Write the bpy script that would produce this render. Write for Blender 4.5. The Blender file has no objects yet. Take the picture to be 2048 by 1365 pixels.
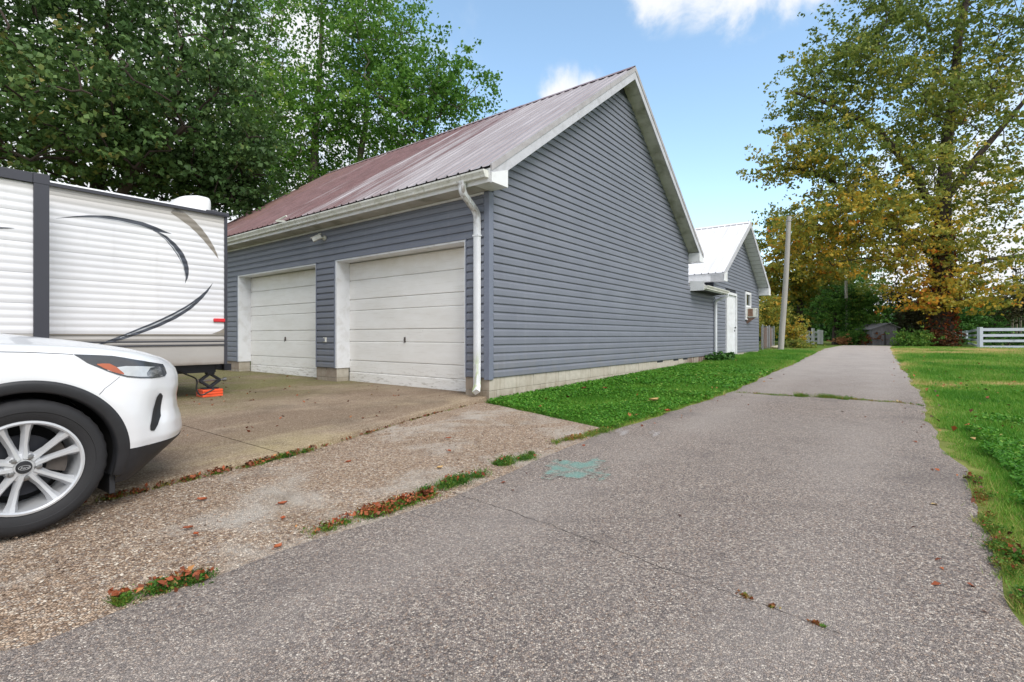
import bpy, bmesh, math, random
import numpy as np
from mathutils import Vector, Matrix

random.seed(7)
rng = np.random.default_rng(11)
SC = bpy.context.scene
COL = SC.collection

# ------------------------------------------------------------------ camera
H = 1.09                     # eye height above the near asphalt
F = 1000.0                   # focal length in pixels of the 2048 px frame
HZ = 673.0                   # horizon row
cam = bpy.data.cameras.new('camera')
cam.lens = 36.0 * F / 2048.0
cam.sensor_width = 36.0
cam.shift_y = -(682.5 - HZ) / 2048.0
cam.clip_start = 0.05
cam.clip_end = 3000.0
camo = bpy.data.objects.new('camera', cam)
COL.objects.link(camo)
camo.location = (0, 0, H)
camo.rotation_euler = (math.radians(90), 0, 0)
SC.camera = camo

# ------------------------------------------------------------------ sky and sun
SUN_EL, SUN_AZ = 46.0, 146.0      # azimuth clockwise from +Y
W = bpy.data.worlds.new('World')
SC.world = W
W.use_nodes = True
nt = W.node_tree
for n in list(nt.nodes):
    nt.nodes.remove(n)
wo = nt.nodes.new('ShaderNodeOutputWorld')
bg = nt.nodes.new('ShaderNodeBackground')
sky = nt.nodes.new('ShaderNodeTexSky')
sky.sky_type = 'NISHITA'
sky.sun_disc = False
sky.sun_elevation = math.radians(SUN_EL)
sky.sun_rotation = math.radians(SUN_AZ)
sky.altitude = 100
sky.air_density = 1.0
sky.dust_density = 0.6
sky.ozone_density = 1.2
bg.inputs['Strength'].default_value = 0.15
tc = nt.nodes.new('ShaderNodeTexCoord')
sep = nt.nodes.new('ShaderNodeSeparateXYZ')
nt.links.new(tc.outputs['Generated'], sep.inputs[0])
# clouds live on a plane above the ground: direction / height
def wmath(op, a, b=None, clamp=False):
    n = nt.nodes.new('ShaderNodeMath'); n.operation = op; n.use_clamp = clamp
    for i, v in enumerate((a, b)):
        if v is None: continue
        if isinstance(v, (int, float)): n.inputs[i].default_value = v
        else: nt.links.new(v, n.inputs[i])
    return n.outputs[0]
zc = wmath('MAXIMUM', sep.outputs['Z'], 0.02)
zz = wmath('ADD', zc, 0.12)
cx = wmath('DIVIDE', sep.outputs['X'], zz)
cy = wmath('DIVIDE', sep.outputs['Y'], zz)
comb = nt.nodes.new('ShaderNodeCombineXYZ')
nt.links.new(cx, comb.inputs[0]); nt.links.new(cy, comb.inputs[1])
noi = nt.nodes.new('ShaderNodeTexNoise')
noi.inputs['Scale'].default_value = 0.85
noi.inputs['Detail'].default_value = 7
noi.inputs['Roughness'].default_value = 0.52
noi.inputs['Distortion'].default_value = 0.25
CLOUD_OFF = nt.nodes.new('ShaderNodeVectorMath'); CLOUD_OFF.operation = 'ADD'
nt.links.new(comb.outputs[0], CLOUD_OFF.inputs[0])
CLOUD_OFF.inputs[1].default_value = (3.1, 1.7, 0.0)
nt.links.new(CLOUD_OFF.outputs[0], noi.inputs['Vector'])
def blob(dx, dz, rad):
    """a cloud in the direction (dx, 1, dz), soft radius rad (radians)"""
    v = Vector((dx, 1, dz)).normalized()
    d = nt.nodes.new('ShaderNodeVectorMath'); d.operation = 'DISTANCE'
    nt.links.new(tc.outputs['Generated'], d.inputs[0]); d.inputs[1].default_value = v
    r = nt.nodes.new('ShaderNodeMapRange'); r.interpolation_type = 'SMOOTHSTEP'
    nt.links.new(d.outputs['Value'], r.inputs['Value'])
    r.inputs['From Min'].default_value = rad; r.inputs['From Max'].default_value = 0.0
    return r.outputs[0]
bl = wmath('MAXIMUM', blob(0.47, 0.70, 0.11), blob(0.30, 0.69, 0.09))
bl = wmath('MAXIMUM', bl, wmath('MULTIPLY', blob(0.11, 0.475, 0.085), 1.15))
bl = wmath('MAXIMUM', bl, blob(0.40, 0.73, 0.12))
bl = wmath('MAXIMUM', bl, wmath('MULTIPLY', blob(0.58, 0.71, 0.09), 0.8))
bl = wmath('MAXIMUM', bl, wmath('MULTIPLY', blob(0.15, 0.49, 0.06), 1.1))
bl = wmath('MAXIMUM', bl, wmath('MULTIPLY', blob(-0.75, 0.35, 0.72), 1.25))   # bright bank of cloud behind the left trees
bl = wmath('MAXIMUM', bl, wmath('MULTIPLY', blob(0.95, 0.15, 0.38), 1.0))    # and low behind the right ones
fine = nt.nodes.new('ShaderNodeTexNoise')
fine.inputs['Scale'].default_value = 11.0; fine.inputs['Detail'].default_value = 10; fine.inputs['Roughness'].default_value = 0.58; fine.inputs['Distortion'].default_value = 0.3
nt.links.new(tc.outputs['Generated'], fine.inputs['Vector'])
fsc = wmath('MULTIPLY', wmath('SUBTRACT', fine.outputs['Fac'], 0.5), 2.6)
soft = wmath('MULTIPLY', bl, 2.2, clamp=True)
blm = wmath('ADD', bl, wmath('MULTIPLY', fsc, soft))
mr = nt.nodes.new('ShaderNodeMapRange'); mr.interpolation_type = 'SMOOTHSTEP'
mr.inputs['From Min'].default_value = 0.12; mr.inputs['From Max'].default_value = 0.95
nt.links.new(blm, mr.inputs['Value'])
# scattered cloud over the rest of the dome, behind and above the camera
yb = nt.nodes.new('ShaderNodeMapRange'); yb.interpolation_type = 'SMOOTHSTEP'
yb.inputs['From Min'].default_value = 0.62; yb.inputs['From Max'].default_value = 0.30
nt.links.new(sep.outputs['Y'], yb.inputs['Value'])
nm = nt.nodes.new('ShaderNodeMapRange'); nm.interpolation_type = 'SMOOTHSTEP'
nm.inputs['From Min'].default_value = 0.30; nm.inputs['From Max'].default_value = 0.52
nt.links.new(noi.outputs['Fac'], nm.inputs['Value'])
scat = wmath('MULTIPLY', nm.outputs[0], yb.outputs[0])
cloud = wmath('MAXIMUM', mr.outputs[0], scat, clamp=True)
mix = nt.nodes.new('ShaderNodeMixRGB')
nt.links.new(cloud, mix.inputs['Fac'])
hsv = nt.nodes.new('ShaderNodeHueSaturation')
hsv.inputs['Saturation'].default_value = 0.94
hsv.inputs['Hue'].default_value = 0.488
hsv.inputs['Value'].default_value = 1.2
nt.links.new(sky.outputs[0], hsv.inputs['Color'])
nt.links.new(hsv.outputs[0], mix.inputs['Color1'])
mix.inputs['Color2'].default_value = (3.9, 4.0, 4.15, 1)
nt.links.new(mix.outputs[0], bg.inputs['Color'])
nt.links.new(bg.outputs[0], wo.inputs['Surface'])

sun = bpy.data.lights.new('sun', 'SUN')
sun.energy = 1.8
sun.angle = math.radians(34)
sun.color = (1.0, 0.965, 0.91)
suno = bpy.data.objects.new('sun', sun)
COL.objects.link(suno)
az, el = math.radians(SUN_AZ), math.radians(SUN_EL)
sd = Vector((math.sin(az) * math.cos(el), math.cos(az) * math.cos(el), math.sin(el)))
suno.rotation_euler = sd.to_track_quat('Z', 'Y').to_euler()
suno.location = (20, -20, 40)

SC.view_settings.view_transform = 'Standard'
SC.view_settings.look = 'None'
SC.view_settings.gamma = 1.0
SC.view_settings.exposure = 0.77
SC.view_settings.use_curve_mapping = False
SC.cycles.use_denoising = True
SC.cycles.max_bounces = 8
SC.cycles.transparent_max_bounces = 8

# ------------------------------------------------------------------ frames
ANG = math.atan2(1000.0, 765.0)             # heading of the gable wall
D1 = np.array([math.cos(ANG), math.sin(ANG)])
D2 = np.array([-math.sin(ANG), math.cos(ANG)])
CX, CY = -0.35, 7.60                         # near corner of the garage
def g(x, y):
    """height of the ground: a gentle rise away from the camera that levels off"""
    p = D1[0] * np.asarray(x, float) + D1[1] * np.asarray(y, float)
    lo = 0.0145 * np.clip(p, -25, 20)
    hi = np.where(p > 20, 0.09 * (1 - np.exp(-np.clip(p - 20, 0, None) * 0.0145 / 0.09)), 0)
    return lo + hi
def G(u, v):
    """ground point seen at pixel (u, v) of the photograph"""
    dx, dz = (u - 1024) / F, -(v - HZ) / F
    a, b = 0.3, 400.0
    for _ in range(60):
        m = 0.5 * (a + b)
        if H + dz * m > g(dx * m, m): a = m
        else: b = m
    return np.array([dx * a, a, float(g(dx * a, a))])
def at(u, v, Y):
    return Vector(((u - 1024) / F * Y, Y, H - (v - HZ) / F * Y))
def pq(x, y):
    return D1[0] * x + D1[1] * y, D2[0] * x + D2[1] * y
def xy(p, q):
    return D1[0] * p + D2[0] * q, D1[1] * p + D2[1] * q

# ------------------------------------------------------------------ materials
def lin(c):
    c = c / 255.0
    return c / 12.92 if c <= 0.04045 else ((c + 0.055) / 1.055) ** 2.4
def rgb(r, gg, b, k=1.0):
    return (lin(r) * k, lin(gg) * k, lin(b) * k, 1.0)
class NT:
    """small helper round a material's node tree"""
    def __init__(s, name):
        s.m = bpy.data.materials.new(name); s.m.use_nodes = True
        s.t = s.m.node_tree; s.n = s.t.nodes; s.l = s.t.links
        s.p = s.n['Principled BSDF']
        s.co = s.n.new('ShaderNodeTexCoord').outputs['Object']
    def val(s, sock, v):
        if hasattr(v, 'is_linked') or isinstance(v, bpy.types.NodeSocket): s.l.new(v, sock)
        else: sock.default_value = v
    def vec(s, scale, src=None):
        m = s.n.new('ShaderNodeMapping'); s.l.new(src or s.co, m.inputs['Vector'])
        m.inputs['Scale'].default_value = scale if hasattr(scale, '__len__') else (scale,) * 3
        return m.outputs[0]
    def noise(s, scale=5, detail=4, rough=0.55, dist=0.0, src=None):
        n = s.n.new('ShaderNodeTexNoise'); s.l.new(s.vec(scale, src), n.inputs['Vector'])
        n.inputs['Scale'].default_value = 1; n.inputs['Detail'].default_value = detail
        n.inputs['Roughness'].default_value = rough; n.inputs['Distortion'].default_value = dist
        return n.outputs['Fac']
    def voro(s, scale, feature='F1', out='Distance', rnd=1.0, src=None):
        n = s.n.new('ShaderNodeTexVoronoi'); n.feature = feature
        s.l.new(s.vec(scale, src), n.inputs['Vector']); n.inputs['Scale'].default_value = 1
        n.inputs['Randomness'].default_value = rnd
        return n.outputs[out]
    def ramp(s, fac, stops, interp='LINEAR'):
        r = s.n.new('ShaderNodeValToRGB'); r.color_ramp.interpolation = interp
        e = r.color_ramp.elements
        while len(e) < len(stops): e.new(0.5)
        for k, (pos, c) in zip(e, stops):
            k.position = pos; k.color = c if hasattr(c, '__len__') else (c, c, c, 1)
        s.l.new(fac, r.inputs['Fac']); return r.outputs[0]
    def rng(s, fac, a, b, c=0.0, d=1.0):
        r = s.n.new('ShaderNodeMapRange'); s.l.new(fac, r.inputs['Value'])
        for k, v in zip(('From Min', 'From Max', 'To Min', 'To Max'), (a, b, c, d)): r.inputs[k].default_value = v
        return r.outputs[0]
    def mix(s, fac, a, b, mode='MIX'):
        m = s.n.new('ShaderNodeMixRGB'); m.blend_type = mode
        s.val(m.inputs['Fac'], fac); s.val(m.inputs['Color1'], a); s.val(m.inputs['Color2'], b)
        return m.outputs[0]
    def math(s, op, a, b=0.0):
        m = s.n.new('ShaderNodeMath'); m.operation = op
        s.val(m.inputs[0], a); s.val(m.inputs[1], b); return m.outputs[0]
    def sepc(s, src, i):
        n = s.n.new('ShaderNodeSeparateXYZ'); s.l.new(src, n.inputs[0]); return n.outputs[i]
    def attr(s, name, out='Fac'):
        a = s.n.new('ShaderNodeAttribute'); a.attribute_name = name; return a.outputs[out]
    def objrand(s):
        return s.n.new('ShaderNodeObjectInfo').outputs['Random']
    def bump(s, h, strength=0.3, dist=0.01):
        b = s.n.new('ShaderNodeBump'); b.inputs['Strength'].default_value = strength
        b.inputs['Distance'].default_value = dist; s.l.new(h, b.inputs['Height'])
        s.l.new(b.outputs[0], s.p.inputs['Normal'])
    def done(s, col, rough=0.6, metal=0.0, spec=None, coat=None):
        s.val(s.p.inputs['Base Color'], col); s.val(s.p.inputs['Roughness'], rough)
        s.p.inputs['Metallic'].default_value = metal
        if spec is not None: s.p.inputs['Specular IOR Level'].default_value = spec
        if coat is not None:
            s.p.inputs['Coat Weight'].default_value = coat; s.p.inputs['Coat Roughness'].default_value = 0.04
        return s.m
M = {}
def simple(name, col, rough=0.5, var=0.12, scale=6, metal=0.0, bump=0.0, bscale=60, coat=None, dirt=None, dirt_amt=0.5, dscale=3, orand=0.0):
    """paint or metal with slow tone variation, optional dirt and fine relief"""
    s = NT(name)
    a = tuple(c * (1 - var) for c in col[:3]) + (1,); b = tuple(min(1, c * (1 + var)) for c in col[:3]) + (1,)
    c = s.ramp(s.noise(scale, 5, 0.6), [(0.3, a), (0.7, b)])
    if orand:
        c = s.mix(s.rng(s.objrand(), 0, 1, 0, orand), c, (col[0] * 0.6, col[1] * 0.6, col[2] * 0.6, 1))
    if dirt is not None:
        c = s.mix(s.rng(s.noise(dscale, 6, 0.62, 0.4), 0.48, 0.72, 0, dirt_amt), c, dirt)
    if bump: s.bump(s.noise(bscale, 3, 0.6), bump, 0.004)
    M[name] = s.done(c, rough, metal, coat=coat)
    return M[name]
def leafmat(name, stops, trans=0.35):
    s = NT(name)
    c = s.ramp(s.attr('hue'), stops)
    s.val(s.p.inputs['Base Color'], c); s.p.inputs['Roughness'].default_value = 0.55
    s.p.inputs['Specular IOR Level'].default_value = 0.3
    tr = s.n.new('ShaderNodeBsdfTranslucent'); s.l.new(c, tr.inputs['Color'])
    mx = s.n.new('ShaderNodeMixShader'); mx.inputs['Fac'].default_value = trans
    out = s.n['Material Output']
    s.l.new(s.p.outputs[0], mx.inputs[1]); s.l.new(tr.outputs[0], mx.inputs[2]); s.l.new(mx.outputs[0], out.inputs['Surface'])
    M[name] = s.m
    return s.m

def m_siding():
    s = NT('blue_grey_vinyl')
    base = s.ramp(s.noise((1.2, 1.2, 3.0), 5, 0.6), [(0.3, rgb(109, 113, 125)), (0.7, rgb(120, 124, 136))])
    c = s.mix(s.rng(s.objrand(), 0, 1, 0, 0.20), base, rgb(102, 106, 118))
    c = s.mix(s.rng(s.noise((9, 9, 0.8), 6, 0.65), 0.55, 0.8, 0, 0.22), c, rgb(150, 152, 158))
    low = s.rng(s.sepc(s.co, 2), 0.45, 1.0, 1.0, 0.0)
    c = s.mix(s.math('MULTIPLY', low, s.rng(s.noise(4, 6, 0.65), 0.45, 0.7, 0, 0.5)), c, rgb(128, 124, 118))
    s.bump(s.noise((30, 30, 220), 3, 0.6), 0.12, 0.002)
    M['siding'] = s.done(c, 0.48)
m_siding()
simple('trim_grey', rgb(112, 118, 134), 0.45, 0.08, 2)
simple('sheathing', rgb(46, 50, 58), 0.8, 0.1)
simple('white_trim', rgb(226, 227, 230), 0.42, 0.04, 3, dirt=rgb(150, 150, 140), dirt_amt=0.35, dscale=5)
simple('white_jamb', rgb(228, 230, 234), 0.4, 0.04, 3, dirt=rgb(165, 160, 148), dirt_amt=0.4, dscale=4)
simple('rake_metal', rgb(190, 190, 197), 0.42, 0.08, 4, dirt=rgb(140, 138, 138), dirt_amt=0.45, dscale=6)
simple('rake_edge', rgb(168, 164, 166), 0.45, 0.1, 4, dirt=rgb(130, 118, 116), dirt_amt=0.5, dscale=6)
simple('soffit_white', rgb(196, 194, 186), 0.6, 0.08, 3, dirt=rgb(112, 110, 84), dirt_amt=0.75, dscale=2.2, orand=0.25)
simple('dark_wood', rgb(70, 66, 62), 0.85, 0.2, 6, bump=0.4)
simple('rubber_black', rgb(34, 34, 37), 0.75, 0.12, 12, bump=0.25, bscale=160)
simple('black_plastic', rgb(38, 39, 43), 0.5, 0.12, 20, bump=0.2, bscale=220)
simple('dark_steel', rgb(44, 46, 54), 0.45, 0.2, 8, metal=0.3)
simple('steel', rgb(150, 150, 152), 0.35, 0.12, 8, metal=0.9)
simple('orange_plastic', rgb(236, 92, 52), 0.4, 0.08, 6, dirt=rgb(120, 70, 50), dirt_amt=0.3)
simple('cable_black', rgb(28, 28, 30), 0.5)
simple('glass_dark', rgb(40, 52, 48), 0.05, 0.1)
simple('alloy', rgb(200, 202, 206), 0.34, 0.05, 10, metal=0.35)
simple('alloy_shade', rgb(120, 122, 128), 0.4, 0.05, 10, metal=0.75)
simple('cast_iron', rgb(92, 86, 82), 0.6, 0.2, 20, metal=0.5)
simple('weathered_wood', rgb(136, 134, 140), 0.85, 0.25, (14, 14, 1.2), bump=0.5, bscale=40, orand=0.5)
simple('pole_wood', rgb(158, 154, 150), 0.85, 0.18, (20, 20, 0.7), bump=0.5, bscale=(60, 60, 3))
simple('brown_board', rgb(122, 96, 84), 0.85, 0.25, (10, 10, 1), bump=0.5, bscale=30, orand=0.5)
simple('fence_white', rgb(178, 184, 198), 0.6, 0.08, 3, dirt=rgb(140, 150, 140), dirt_amt=0.5, dscale=3)
simple('far_fence_white', rgb(232, 234, 236), 0.6, 0.06, 3)
simple('galvanised', rgb(150, 154, 158), 0.4, 0.12, 20, metal=0.6)
simple('stone_pale', rgb(196, 186, 166), 0.85, 0.15, 8, bump=0.5, bscale=20)
simple('rv_dark', rgb(58, 59, 68), 0.4, 0.06, 3)
simple('rv_white_plastic', rgb(228, 229, 231), 0.35, 0.03, 3)
simple('red_lens', (0.62, 0.02, 0.03, 1), 0.15)
simple('amber_lens', (0.42, 0.12, 0.06, 1), 0.15)
simple('decal_dark', rgb(62, 66, 76), 0.35, 0.25, (3, 3, 2))
simple('decal_silver', rgb(168, 172, 178), 0.3, 0.1, 6)
simple('decal_tan', rgb(136, 130, 122), 0.4, 0.12, 4)
simple('white_plastic', rgb(218, 218, 210), 0.4, 0.05, 5, dirt=rgb(160, 156, 130), dirt_amt=0.4)

def m_doorpanel():
    s = NT('garage_door_paint')
    z = s.sepc(s.co, 2)
    c = s.ramp(s.noise((1.5, 1.5, 5), 5, 0.6), [(0.3, rgb(236, 234, 230)), (0.7, rgb(246, 245, 243))])
    c = s.mix(s.rng(s.noise((2.0, 2.0, 60), 5, 0.65), 0.55, 0.75, 0, 0.3), c, rgb(188, 180, 168))
    c = s.mix(s.math('MULTIPLY', s.rng(z, 2.0, 2.6, 0, 1), s.rng(s.noise(3, 5, 0.6), 0.35, 0.7, 0.05, 0.45)), c, rgb(208, 202, 184))
    c = s.mix(s.rng(s.noise(26, 4, 0.6), 0.71, 0.76, 0, 0.75), c, rgb(120, 108, 96))
    low = s.rng(z, 0.15, 0.6, 1, 0)
    c = s.mix(s.math('MULTIPLY', low, s.rng(s.noise((5, 5, 30), 6, 0.7), 0.52, 0.66, 0, 0.8)), c, rgb(150, 140, 126))
    w = s.n.new('ShaderNodeTexWave'); w.wave_type = 'BANDS'; w.bands_direction = 'Z'
    s.l.new(s.co, w.inputs['Vector']); w.inputs['Scale'].default_value = 18; w.inputs['Distortion'].default_value = 0.4
    s.bump(s.math('ADD', w.outputs['Fac'], s.noise((6, 6, 120), 4, 0.6)), 0.18, 0.004)
    M['door'] = s.done(c, 0.5)
m_doorpanel()

def m_roof():
    s = NT('faded_red_roof_metal')
    y = s.sepc(s.co, 1)
    streak = s.noise((0.25, 7.0, 0.25), 6, 0.65, 0.15)
    wide = s.noise((0.2, 1.1, 0.2), 3, 0.5)
    worn = s.math('ADD', s.math('MULTIPLY', streak, 0.55), s.math('MULTIPLY', wide, 0.45))
    grad = s.rng(y, -0.3, 6.5, 0.24, -0.07)
    w = s.rng(s.math('ADD', worn, grad), 0.50, 0.62, 0, 1)
    red = s.ramp(s.noise((3, 3, 3), 6, 0.65), [(0.3, rgb(88, 60, 61)), (0.7, rgb(116, 84, 86))])
    c = s.mix(w, red, s.ramp(s.noise((0.6, 14, 0.6), 4, 0.6), [(0.3, rgb(132, 122, 125)), (0.7, rgb(172, 167, 172))]))
    moss = s.math('MULTIPLY', s.rng(y, 7.5, 11, 0, 1), s.rng(s.noise((1, 2, 1), 6, 0.65), 0.45, 0.65, 0, 0.9))
    c = s.mix(moss, c, rgb(112, 78, 58))
    c = s.mix(s.rng(s.noise(8, 6, 0.7), 0.58, 0.8, 0, 0.35), c, rgb(96, 66, 66))
    M['roof_red'] = s.done(c, s.rng(streak, 0.3, 0.7, 0.5, 0.66), 0.0)
    s = NT('white_roof_metal')
    c = s.ramp(s.noise((0.5, 4, 0.5), 5, 0.6), [(0.3, rgb(214, 212, 214)), (0.7, rgb(236, 236, 240))])
    M['roof_white'] = s.done(c, 0.4, 0.0)
    s = NT('ridge_cap_metal')
    c = s.ramp(s.noise((4, 1.5, 4), 5, 0.6), [(0.3, rgb(120, 84, 88)), (0.7, rgb(168, 156, 160))])
    M['ridge'] = s.done(c, 0.5, 0.2)
m_roof()

def m_gutter():
    s = NT('stained_white_gutter')
    c = s.ramp(s.noise((2, 2, 2), 5, 0.6), [(0.3, rgb(206, 206, 198)), (0.7, rgb(226, 226, 222))])
    c = s.mix(s.rng(s.noise((40, 16, 3), 5, 0.7), 0.54, 0.72, 0, 0.75), c, rgb(104, 100, 84))
    c = s.mix(s.rng(s.noise((3, 3, 3), 6, 0.6), 0.5, 0.7, 0, 0.4), c, rgb(150, 150, 116))
    M['gutter'] = s.done(c, 0.45)
    s = NT('downspout_white')
    z = s.sepc(s.co, 2)
    c = s.ramp(s.noise((6, 6, 2), 5, 0.6), [(0.3, rgb(218, 221, 226)), (0.7, rgb(232, 234, 238))])
    c = s.mix(s.math('MULTIPLY', s.rng(z, 2.6, 3.1, 0, 1), s.rng(s.noise((16, 16, 8), 5, 0.65), 0.44, 0.62, 0, 0.8)), c, rgb(124, 112, 98))
    c = s.mix(s.math('MULTIPLY', s.rng(z, 0.9, 0.5, 0, 1), s.rng(s.noise((14, 14, 3), 5, 0.6), 0.47, 0.6, 0, 0.8)), c, rgb(160, 182, 88))
    M['downspout'] = s.done(c, 0.42)
m_gutter()

def m_block():
    s = NT('concrete_block')
    x = s.sepc(s.co, 0); y = s.sepc(s.co, 1); z = s.sepc(s.co, 2)
    c = s.ramp(s.noise(9, 6, 0.65), [(0.25, rgb(170, 164, 152)), (0.75, rgb(198, 192, 181))])
    c = s.mix(s.rng(s.objrand(), 0, 1, 0, 0.35), c, rgb(162, 150, 134))
    c = s.mix(s.rng(s.noise((12, 12, 1.5), 6, 0.65), 0.5, 0.75, 0, 0.6), c, rgb(140, 128, 110))
    # rust run-off under the far downspout and browner front faces on the piers
    rust = s.math('MULTIPLY', s.rng(x, 8.7, 9.4, 0, 1), s.rng(s.noise((9, 9, 1.2), 5, 0.6), 0.34, 0.6, 0.25, 1))
    c = s.mix(rust, c, rgb(96, 68, 60))
    pier = s.math('MULTIPLY', s.rng(x, 0.012, 0.0, 0, 1), s.rng(s.noise(5, 5, 0.6), 0.3, 0.65, 0.55, 1))
    c = s.mix(pier, c, rgb(134, 116, 102))
    low = s.math('MULTIPLY', s.rng(z, 0.34, 0.10, 0, 1), s.rng(s.noise((6, 6, 3), 6, 0.65), 0.35, 0.65, 0, 0.8))
    c = s.mix(low, c, rgb(118, 104, 80))
    s.bump(s.noise(90, 4, 0.7), 0.55, 0.004)
    M['block'] = s.done(c, 0.9)
    simple('mortar', rgb(150, 143, 131), 0.95, 0.2, 12, bump=0.5)
m_block()

def m_asphalt():
    s = NT('aged_asphalt')
    v = s.voro(128, out='Color')
    tone = s.sepc(v, 0)
    stone = s.ramp(tone, [(0.0, rgb(64, 55, 52)), (0.22, rgb(108, 96, 92)), (0.5, rgb(148, 134, 126)), (0.72, rgb(176, 159, 146)), (0.9, rgb(208, 193, 178)), (1.0, rgb(232, 220, 206))])
    warm = s.rng(s.sepc(v, 1), 0.72, 0.95, 0, 0.55)
    stone = s.mix(warm, stone, rgb(166, 132, 104))
    edge = s.voro(128, 'DISTANCE_TO_EDGE')
    gap = s.rng(edge, 0.02, 0.13, 1, 0)
    c = s.mix(s.math('MULTIPLY', gap, 0.6), stone, rgb(66, 60, 60))
    v2 = s.voro(210, out='Color')
    c = s.mix(0.25, c, s.ramp(s.sepc(v2, 0), [(0.1, rgb(70, 66, 68)), (0.9, rgb(206, 198, 192))]))
    # worn lanes and patches
    big = s.noise(0.55, 5, 0.6, 0.4)
    c = s.mix(s.rng(big, 0.4, 0.7, 0, 0.32), c, rgb(158, 150, 144))
    c = s.mix(s.rng(s.noise(1.7, 5, 0.65), 0.55, 0.75, 0, 0.35), c, rgb(92, 86, 88))
    c = s.mix(s.rng(s.noise((0.35, 0.9, 1), 6, 0.7, 0.6), 0.52, 0.66, 0, 0.30), c, rgb(84, 78, 78))
    c = s.mix(s.rng(s.noise(4.5, 5, 0.7), 0.62, 0.75, 0, 0.4), c, rgb(176, 164, 150))
    c = s.mix(s.rng(s.voro(0.9), 0.0, 0.16, 0.35, 0.0), c, rgb(70, 64, 64))
    # distance: the asphalt turns paler beyond the cross crack
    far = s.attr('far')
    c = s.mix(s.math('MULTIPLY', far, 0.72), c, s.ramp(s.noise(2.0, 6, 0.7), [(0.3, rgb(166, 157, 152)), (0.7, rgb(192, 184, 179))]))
    lane = s.math('MULTIPLY', s.attr('lane'), s.rng(s.noise((0.6, 0.6, 1), 5, 0.6), 0.3, 0.6, 0.2, 1))
    c = s.mix(s.math('MULTIPLY', lane, 0.30), c, rgb(184, 174, 167))
    # faded turquoise survey paint and two white chalk smears
    pos = s.n.new('ShaderNodeNewGeometry').outputs['Position']
    paint = s.attr('paint')
    pm = s.math('MULTIPLY', paint, s.rng(s.noise(70, 4, 0.7), 0.36, 0.58, 0.5, 1))
    c = s.mix(s.math('MULTIPLY', pm, 0.85), c, rgb(122, 172, 162))
    wp = s.attr('chalk')
    c = s.mix(s.math('MULTIPLY', wp, s.rng(s.noise(50, 4, 0.7), 0.3, 0.62, 0.1, 1)), c, rgb(214, 212, 216))
    h = s.math('ADD', s.rng(edge, 0.0, 0.2, 0, 1), s.math('MULTIPLY', tone, 0.5))
    s.bump(h, 0.75, 0.006)
    M['asphalt'] = s.done(c, 0.85, spec=0.3)
m_asphalt()

def m_gravel():
    s = NT('worn_aggregate')
    v = s.voro(84, out='Color'); tone = s.sepc(v, 0)
    stone = s.ramp(tone, [(0.0, rgb(118, 96, 80)), (0.25, rgb(164, 138, 116)), (0.55, rgb(194, 168, 144)), (0.8, rgb(208, 186, 164)), (1.0, rgb(228, 214, 196))])
    stone = s.mix(s.rng(s.sepc(v, 1), 0.7, 0.95, 0, 0.5), stone, rgb(150, 146, 146))
    edge = s.voro(84, 'DISTANCE_TO_EDGE')
    c = s.mix(s.math('MULTIPLY', s.rng(edge, 0.02, 0.15, 1, 0), 0.6), stone, rgb(104, 86, 72))
    pale = s.rng(s.noise(1.1, 6, 0.62, 0.5), 0.5, 0.66, 0, 0.7)
    c = s.mix(pale, c, rgb(206, 199, 190))
    moss = s.rng(s.noise(0.8, 6, 0.65, 0.3), 0.54, 0.72, 0, 0.45)
    c = s.mix(moss, c, rgb(140, 118, 88))
    dark = s.rng(s.noise(2.2, 6, 0.65), 0.56, 0.72, 0, 0.4)
    c = s.mix(dark, c, rgb(92, 76, 66))
    s.bump(s.math('ADD', s.rng(edge, 0, 0.22, 0, 1), s.math('MULTIPLY', tone, 0.6)), 0.85, 0.008)
    M['gravel'] = s.done(c, 0.92, spec=0.2)
    s = NT('pebble')
    c = s.ramp(s.attr('hue'), [(0.0, rgb(88, 74, 64)), (0.3, rgb(134, 114, 98)), (0.6, rgb(164, 144, 126)), (0.85, rgb(184, 170, 154)), (1.0, rgb(204, 194, 180))])
    M['pebble'] = s.done(c, 0.85)
m_gravel()

def m_slab():
    s = NT('mossy_concrete_slab')
    x = s.sepc(s.co, 0)
    c = s.ramp(s.noise(2.0, 6, 0.65, 0.3), [(0.2, rgb(104, 90, 78)), (0.5, rgb(134, 116, 100)), (0.8, rgb(160, 144, 128))])
    edge_band = s.math('MULTIPLY', s.rng(s.sepc(s.co, 1), 1.5, 0.0, 0, 1), s.rng(x, -3.5, -2.6, 1, 0.4))
    c = s.mix(s.math('MULTIPLY', edge_band, s.rng(s.noise((0.75, 1.1, 1), 5, 0.6, 0.6), 0.40, 0.6, 0, 0.75)), c, rgb(150, 137, 100))
    c = s.mix(s.rng(s.noise((0.5, 0.9, 1), 6, 0.62, 0.8), 0.47, 0.56, 0, 0.75), c, rgb(106, 86, 74))
    near = s.rng(s.math('ADD', s.sepc(s.co, 1), s.math('MULTIPLY', s.noise(0.8, 5, 0.6), 3.0)), 3.4, 6.0, 0, 1)
    c = s.mix(s.math('MULTIPLY', near, s.rng(s.noise(1.3, 6, 0.65), 0.35, 0.55, 0.2, 0.95)), c, rgb(100, 102, 50))
    c = s.mix(s.rng(s.noise(1.0, 6, 0.65, 0.2), 0.52, 0.68, 0, 0.7), c, rgb(80, 66, 58))
    v = s.voro(120, out='Color')
    c = s.mix(0.28, c, s.ramp(s.sepc(v, 0), [(0.0, rgb(70, 58, 48)), (0.6, rgb(150, 134, 110)), (1.0, rgb(220, 208, 186))]))
    s.bump(s.math('ADD', s.noise(60, 5, 0.7), s.voro(120)), 0.5, 0.004)
    M['slab'] = s.done(c, 0.9, spec=0.2)
m_slab()

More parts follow.
